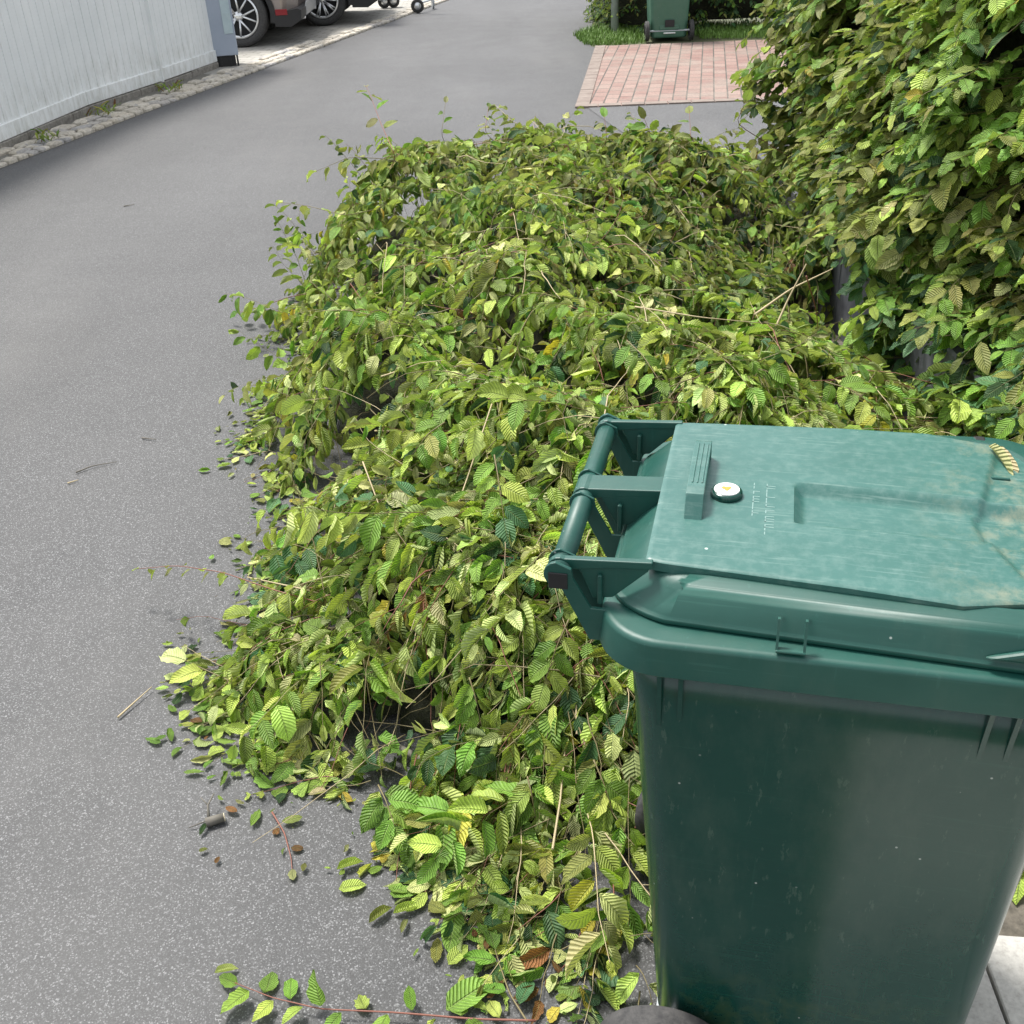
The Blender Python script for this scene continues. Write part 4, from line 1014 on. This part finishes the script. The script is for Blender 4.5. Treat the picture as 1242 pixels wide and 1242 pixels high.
branch('branch', 'low brown tipped shoot pointing left at the widest part of the heap', [(-.7, 4.8, .18), bp(350, 360, .14), bp(318, 372, .10), bp(286, 380, .06)], 1.55 * .045, 12, dict(olive=4, fresh=3, light=2), grp, 'stem_red', .0022, .5)
branch('branch', 'twiggy low shoot at the left edge under the arching ones', [(-.6, 5.0, .35), bp(385, 310, .32), bp(360, 290, .34), bp(350, 278, .36)], 1.55 * .042, 8, BK, grp, 'stem', .002, .5)
for (a, b, c_, lab) in (((.55, 5.8, .5), (736, 170, .66), (733, 140, .76), 'upright leafy shoot at the back of the heap, in front of the brick corner'),
                     ((1.0, 5.7, .5), (790, 165, .68), (781, 143, .76), 'small dark shoot on the back edge, left of centre of the brick patch'),
                     ((1.15, 5.6, .5), (838, 170, .66), (836, 134, .76), 'single leafed shoot standing against grey apron, right of the brick centre'),
                     ((1.5, 5.5, .5), (893, 150, .74), (905, 120, .86), 'curving shoot on the back edge next to the hedge corner')):
    branch('branch', lab, [a, bp(*b), bp(*c_)], .080, 7, BK, grp, 'stem_red', .0022, .3, taper=(1.1, .8))
# bright large leaved sprays on top of the heap
sp = [((600, 560, .50), (612, 640, .40), 5, 'spray of large ribbed leaves hanging left of the bin hinge'), ((480, 650, .34), (520, 715, .24), 5, 'spray of broad green leaves on the middle left slope'),
      ((460, 960, .07), (480, 1010, .05), 6, 'star shaped spray of bright leaves on the lower left fringe'), ((420, 720, .22), (430, 780, .12), 5, 'hanging light green spray above the road gap'),
      ((690, 760, .34), (660, 840, .22), 5, 'leafy spray beside the bin rim corner'), ((570, 830, .20), (585, 890, .12), 5, 'spray of folded leaves low on the front slope'),
      ((540, 520, .48), (500, 560, .42), 6, 'yellow green spray near the crest of the heap'), ((720, 930, .16), (745, 1000, .08), 6, 'dark ribbed spray close to the bin side'),
      ((760, 420, .52), (800, 470, .50), 6, 'fresh spray on top of the heap behind the bin lid'), ((640, 950, .12), (650, 1000, .06), 5, 'flat spray of pointed leaves in front of the heap'),
      ((860, 430, .50), (910, 480, .47), 6, 'broad leaved spray right of the heap crest'), ((1000, 470, .40), (1060, 500, .38), 6, 'serrated pale spray lying behind the lid')]
for a, b, n_, lab in sp:
    A_ = bp(*a); B_ = bp(*b); C_ = (A_ + B_) / 2 + np.array([0, 0, .035])
    branch('branch', lab, [A_ + np.array([0, 0, .02]), C_, B_ + np.array([0, 0, .02])], .080, n_ + 2, dict(fresh=5, light=4, blue=1), 'leafy sprays on the heap', 'stem', .002, .45, foldr=(.05, .4))
# low ribs of hedge foliage above the pale block are part of the hedge; bare sticks:
branch('stick', 'long straw coloured stick leaning up from the heap to the hedge gap', [bp(936, 408, .40), bp(955, 365, .50), bp(978, 320, .62)], 0, 0, FR, None, 'stem_pale', .0055, cat='stick')
branch('stick', 'pale stick crossing low behind the leaning straw coloured one', [bp(915, 382, .45), bp(960, 350, .5), bp(1010, 326, .58)], 0, 0, FR, None, 'stem_pale', .005, cat='stick')
branch('stick', 'thin reddish stalk hanging down inside the dark gap', [bp(978, 335, .60), bp(990, 375, .45), bp(995, 430, .25)], 0, 0, FR, None, 'stem_red', .0028, cat='stick')
branch('stick', 'pale bare branch crossing the left slope towards the gap', [bp(490, 755, .18), bp(440, 735, .17), bp(370, 715, .14), bp(300, 700, .13)], .05, 5, dict(light=3, khaki=3), None, 'stem_pale', .0045, .8, cat='stick')
branch('stick', 'thick grey cut branch lying among front leaves', [bp(478, 905, .03), bp(520, 925, .035), bp(560, 950, .04), bp(640, 990, .05)], 0, 0, FR, None, 'stem_grey', .011, cat='stick', cut=True)
branch('stick', 'short grey cut stub poking out toward the viewer below the star spray', [bp(527, 1056, .02), bp(535, 1030, .03), bp(560, 985, .05)], 0, 0, FR, None, 'stem_grey', .0095, cat='stick', cut=True)
branch('stick', 'slender pale stem arching down the middle of the left slope', [bp(600, 480, .5), bp(560, 600, .36), bp(520, 700, .30), bp(490, 790, .20)], 0, 0, FR, None, 'stem_pale', .0026, cat='stick')
branch('stick', 'long thin stem lying across the centre of the heap', [bp(770, 372, .54), bp(850, 385, .54), bp(925, 392, .5)], 0, 0, FR, None, 'stem_pale', .003, cat='stick')
branch('stick', 'straight yellow stem leaning over the upper middle slope', [bp(440, 560, .32), bp(470, 640, .24), bp(490, 730, .16)], 0, 0, FR, None, 'stem_pale', .0024, cat='stick')
branch('stick', 'reddish bare stalk on the road below the lower left fringe', [bp(330, 985, .01), bp(345, 1010, .008), bp(353, 1040, .006), bp(355, 1063, .006)], .03, 3, dict(brown=3, khaki=1), None, 'stem_red', .0022, .2, cat='stick')
branch('twig', 'pale yellow twig on the road pointing away from the big ribbed leaf', [bp(143, 870, .008), bp(165, 850, .01), bp(184, 833, .012)], 0, 0, FR, 'twigs on the road', 'stem_pale', .003, cat='twig')
branch('twig', 'dark curved twig alone on the left of the road', [bp(92, 573, .006), bp(112, 565, .008), bp(142, 560, .006)], 0, 0, FR, 'twigs on the road', 'stem_grey', .0028, cat='twig')
branch('twig', 'short pale chip of twig below the dark curved one', [bp(82, 586, .006), bp(95, 582, .006)], 0, 0, FR, 'twigs on the road', 'stem_pale', .003, cat='twig')
branch('twig', 'short grey twig in the middle of the road', [bp(172, 531, .006), bp(190, 533, .007)], 0, 0, FR, 'twigs on the road', 'stem_grey', .0032, cat='twig')
branch('twig', 'tiny brown twig farthest up the road', [bp(150, 250, .006), bp(163, 248, .006)], 0, 0, FR, 'twigs on the road', 'stem_grey', .004, cat='twig')
# cut stub with a side twig standing on the road
st = empty('branch_stub', tuple(bp(258, 1000, 0)), 0, 'small pale cut branch stub with a dark forked side twig on the asphalt', 'twig', 'twigs on the road')
s_ = MB(); s_.tube([(-.012, -.005, .012), (.026, .008, .013)], [.011, .010], 12); s_.build('bark', M['stem_grey'], st, True)
s_ = MB(); s_.tube([(.026, .008, .013), (.0275, .0085, .013)], .0098, 12); s_.build('cut_end', M['cutwood'], st)
s_ = MB(); s_.tube([(-.006, 0, .016), (-.012, .03, .03), (-.004, .06, .035)], [.004, .0025, .0015], 6); s_.tube([(-.012, .03, .03), (-.034, .055, .03)], [.002, .001], 5); s_.tube([(-.008, .0, .014), (-.05, -.012, .006)], [.002, .001], 5); s_.build('side_twig', M['stem_grey'], st, True)
L = Leaves(); L.add((bp(258, 1000)[0] - .01, bp(258, 1000)[1] - .005, .012), (-.3, -1, .0), (0, 0, 1), .035, PAL['dark'], .3, .5, .4); link('leaf', L.data('leaf', tuple(bp(258, 1000, 0)), .003), st)
# fallen leaves, one by one
fallen = [(425, 1050, 20, 'light', 'curled upper leaf of the overlapping pair on the road below the fringe'), (428, 1076, 10, 'light', 'flat lower leaf of the overlapping pair on the road below the fringe'), (490, 1084, 0, 'fresh', 'flat oval leaf lying alone right of the overlapping pair'),
          (462, 1110, 40, 'olive', 'small curled olive leaf left of the curled pale ones'), (494, 1104, 15, 'light', 'narrow curled leaf right of the small olive one'), (491, 1124, 70, 'khaki', 'crumpled khaki leaf just under the narrow curled one'),
          (556, 1158, 50, 'light', 'light leaf of the broad pair near the front'), (580, 1138, -30, 'fresh', 'greener leaf of the broad pair near the front'), (543, 1136, 60, 'khaki', 'tiny crumpled leaf scrap left of the broad pair'),
          (556, 1106, 80, 'pale', 'tiny pale leaf scrap above the broad pair'), (275, 1178, 10, 'pale', 'pale dry rolled leaf above the tip of the lone sprig'), (570, 1208, 35, 'fresh', 'very large fresh leaf lying next to the lone sprig'),
          (300, 806, 40, 'dark', 'single dark green leaf on the bare patch left of the heap'), (264, 1044, 80, 'brown', 'tiny red brown leaf scrap under the branch stub'), (247, 1032, 20, 'olive', 'tiny green scrap left of the branch stub'),
          (740, 1215, -60, 'light', 'folded yellow green leaf on the road near the bin wheel'), (655, 1098, 30, 'blue', 'blue green leaf lying flat at the front foot of the heap')]
for px, py, a, k, lab in fallen:
    c_ = bp(px, py, .006); sz = {'pale': .045, 'khaki': .035, 'brown': .018}.get(k, .058)
    if 'very large' in lab: sz = .105
    if 'tiny' in lab: sz = .02
    ca = R(a); D = np.array([math.cos(ca), math.sin(ca), .06]); L = Leaves(); fo = 1.0 if ('curled' in lab or 'rolled' in lab or 'crumpled' in lab or 'folded' in lab) else .3
    L.add(c_ - D * sz / 2 + np.array([0, 0, .004]), D, (.05, -.1, 1), sz, np.array(PAL[k]) * 1.15, .25, fo, .6); o = link('fallen_leaf', L.data('fallen_leaf', tuple(c_), .004 if False else None)); o.location = tuple(c_)
    me = o.data; co = np.empty(len(me.vertices) * 3, np.float32); me.vertices.foreach_get('co', co); co = co.reshape(-1, 3); co[:, 2] += max(0, .004 - c_[2] - co[:, 2].min()); me.vertices.foreach_set('co', co.ravel())
    tag(o, lab, 'leaf', 'fallen leaves on the road')
# dry leaf caught by the lid slot (in the bin's own frame)
def b2w(u, v, z):
    a = R(BYAW); return np.array([.1604 + u * math.cos(a) - v * math.sin(a), 1.3184 + u * math.sin(a) + v * math.cos(a), z])
L = Leaves(); A_ = b2w(.512, .185, 1.052); B_ = b2w(.545, .108, 1.045); L.add(A_, B_ - A_, (.4, .1, 1), .085, (.50, .42, .24), .35, 1.0, .42); o = link('dry_leaf', L.data('dry_leaf', tuple(A_))); o.location = tuple(A_); tag(o, 'curled dry straw coloured leaf caught in the slot of the near bin lid', 'leaf')
# litter right of the bin on soil
L = Leaves(); S = Stems()
for _ in range(150):
    x = random.uniform(.88, 1.5); y = random.uniform(1.40, 2.1)
    a = random.uniform(0, 6.28); L.add((x, y, .02 + random.random() * .03), (math.cos(a), math.sin(a), random.uniform(-.1, .3)), (random.gauss(0, .4), random.gauss(0, .4), 1), random.uniform(.04, .07), pick(dict(light=3, fresh=2, yellow=2, khaki=2, brown=1.5)), random.uniform(0, .9), random.uniform(.1, .9), .58)
o = link('leaf_litter', L.data('leaf_litter', (0, 0, 0), .008)); tag(o, 'scattered yellowing leaves on the soil between pavement slabs and hedge', 'leaves', None, 'stuff')

# crumbs, scraps and small leaf bits shed around the heap
L = Leaves(); cnt = 0
while cnt < 420:
    x = random.uniform(-1.7, .9); y = 1.0 + 5.8 * random.random() ** 1.3
    if pinside(x, y): continue
    d, _ = pdist(x, y)
    if d > .22 or random.random() > math.exp(-d / .10) or (x > .12 and y < 1.6): continue
    a = random.uniform(0, 6.28); L.add((x, y, .006), (math.cos(a), math.sin(a), 0), (random.gauss(0, .3), random.gauss(0, .3), 1), random.choice((.008, .012, .016, .03, .045)) * random.uniform(.7, 1.3), pick(dict(light=3, fresh=3, khaki=2, olive=2, brown=1, yellow=.4)), random.uniform(0, .8), random.uniform(.2, 1.2), random.uniform(.3, .8)); cnt += 1
o = link('leaf_crumbs', L.data('leaf_crumbs', (0, 0, 0), .004)); tag(o, 'small leaf scraps and crumbs scattered on the asphalt round the heap', 'leaves', None, 'stuff')
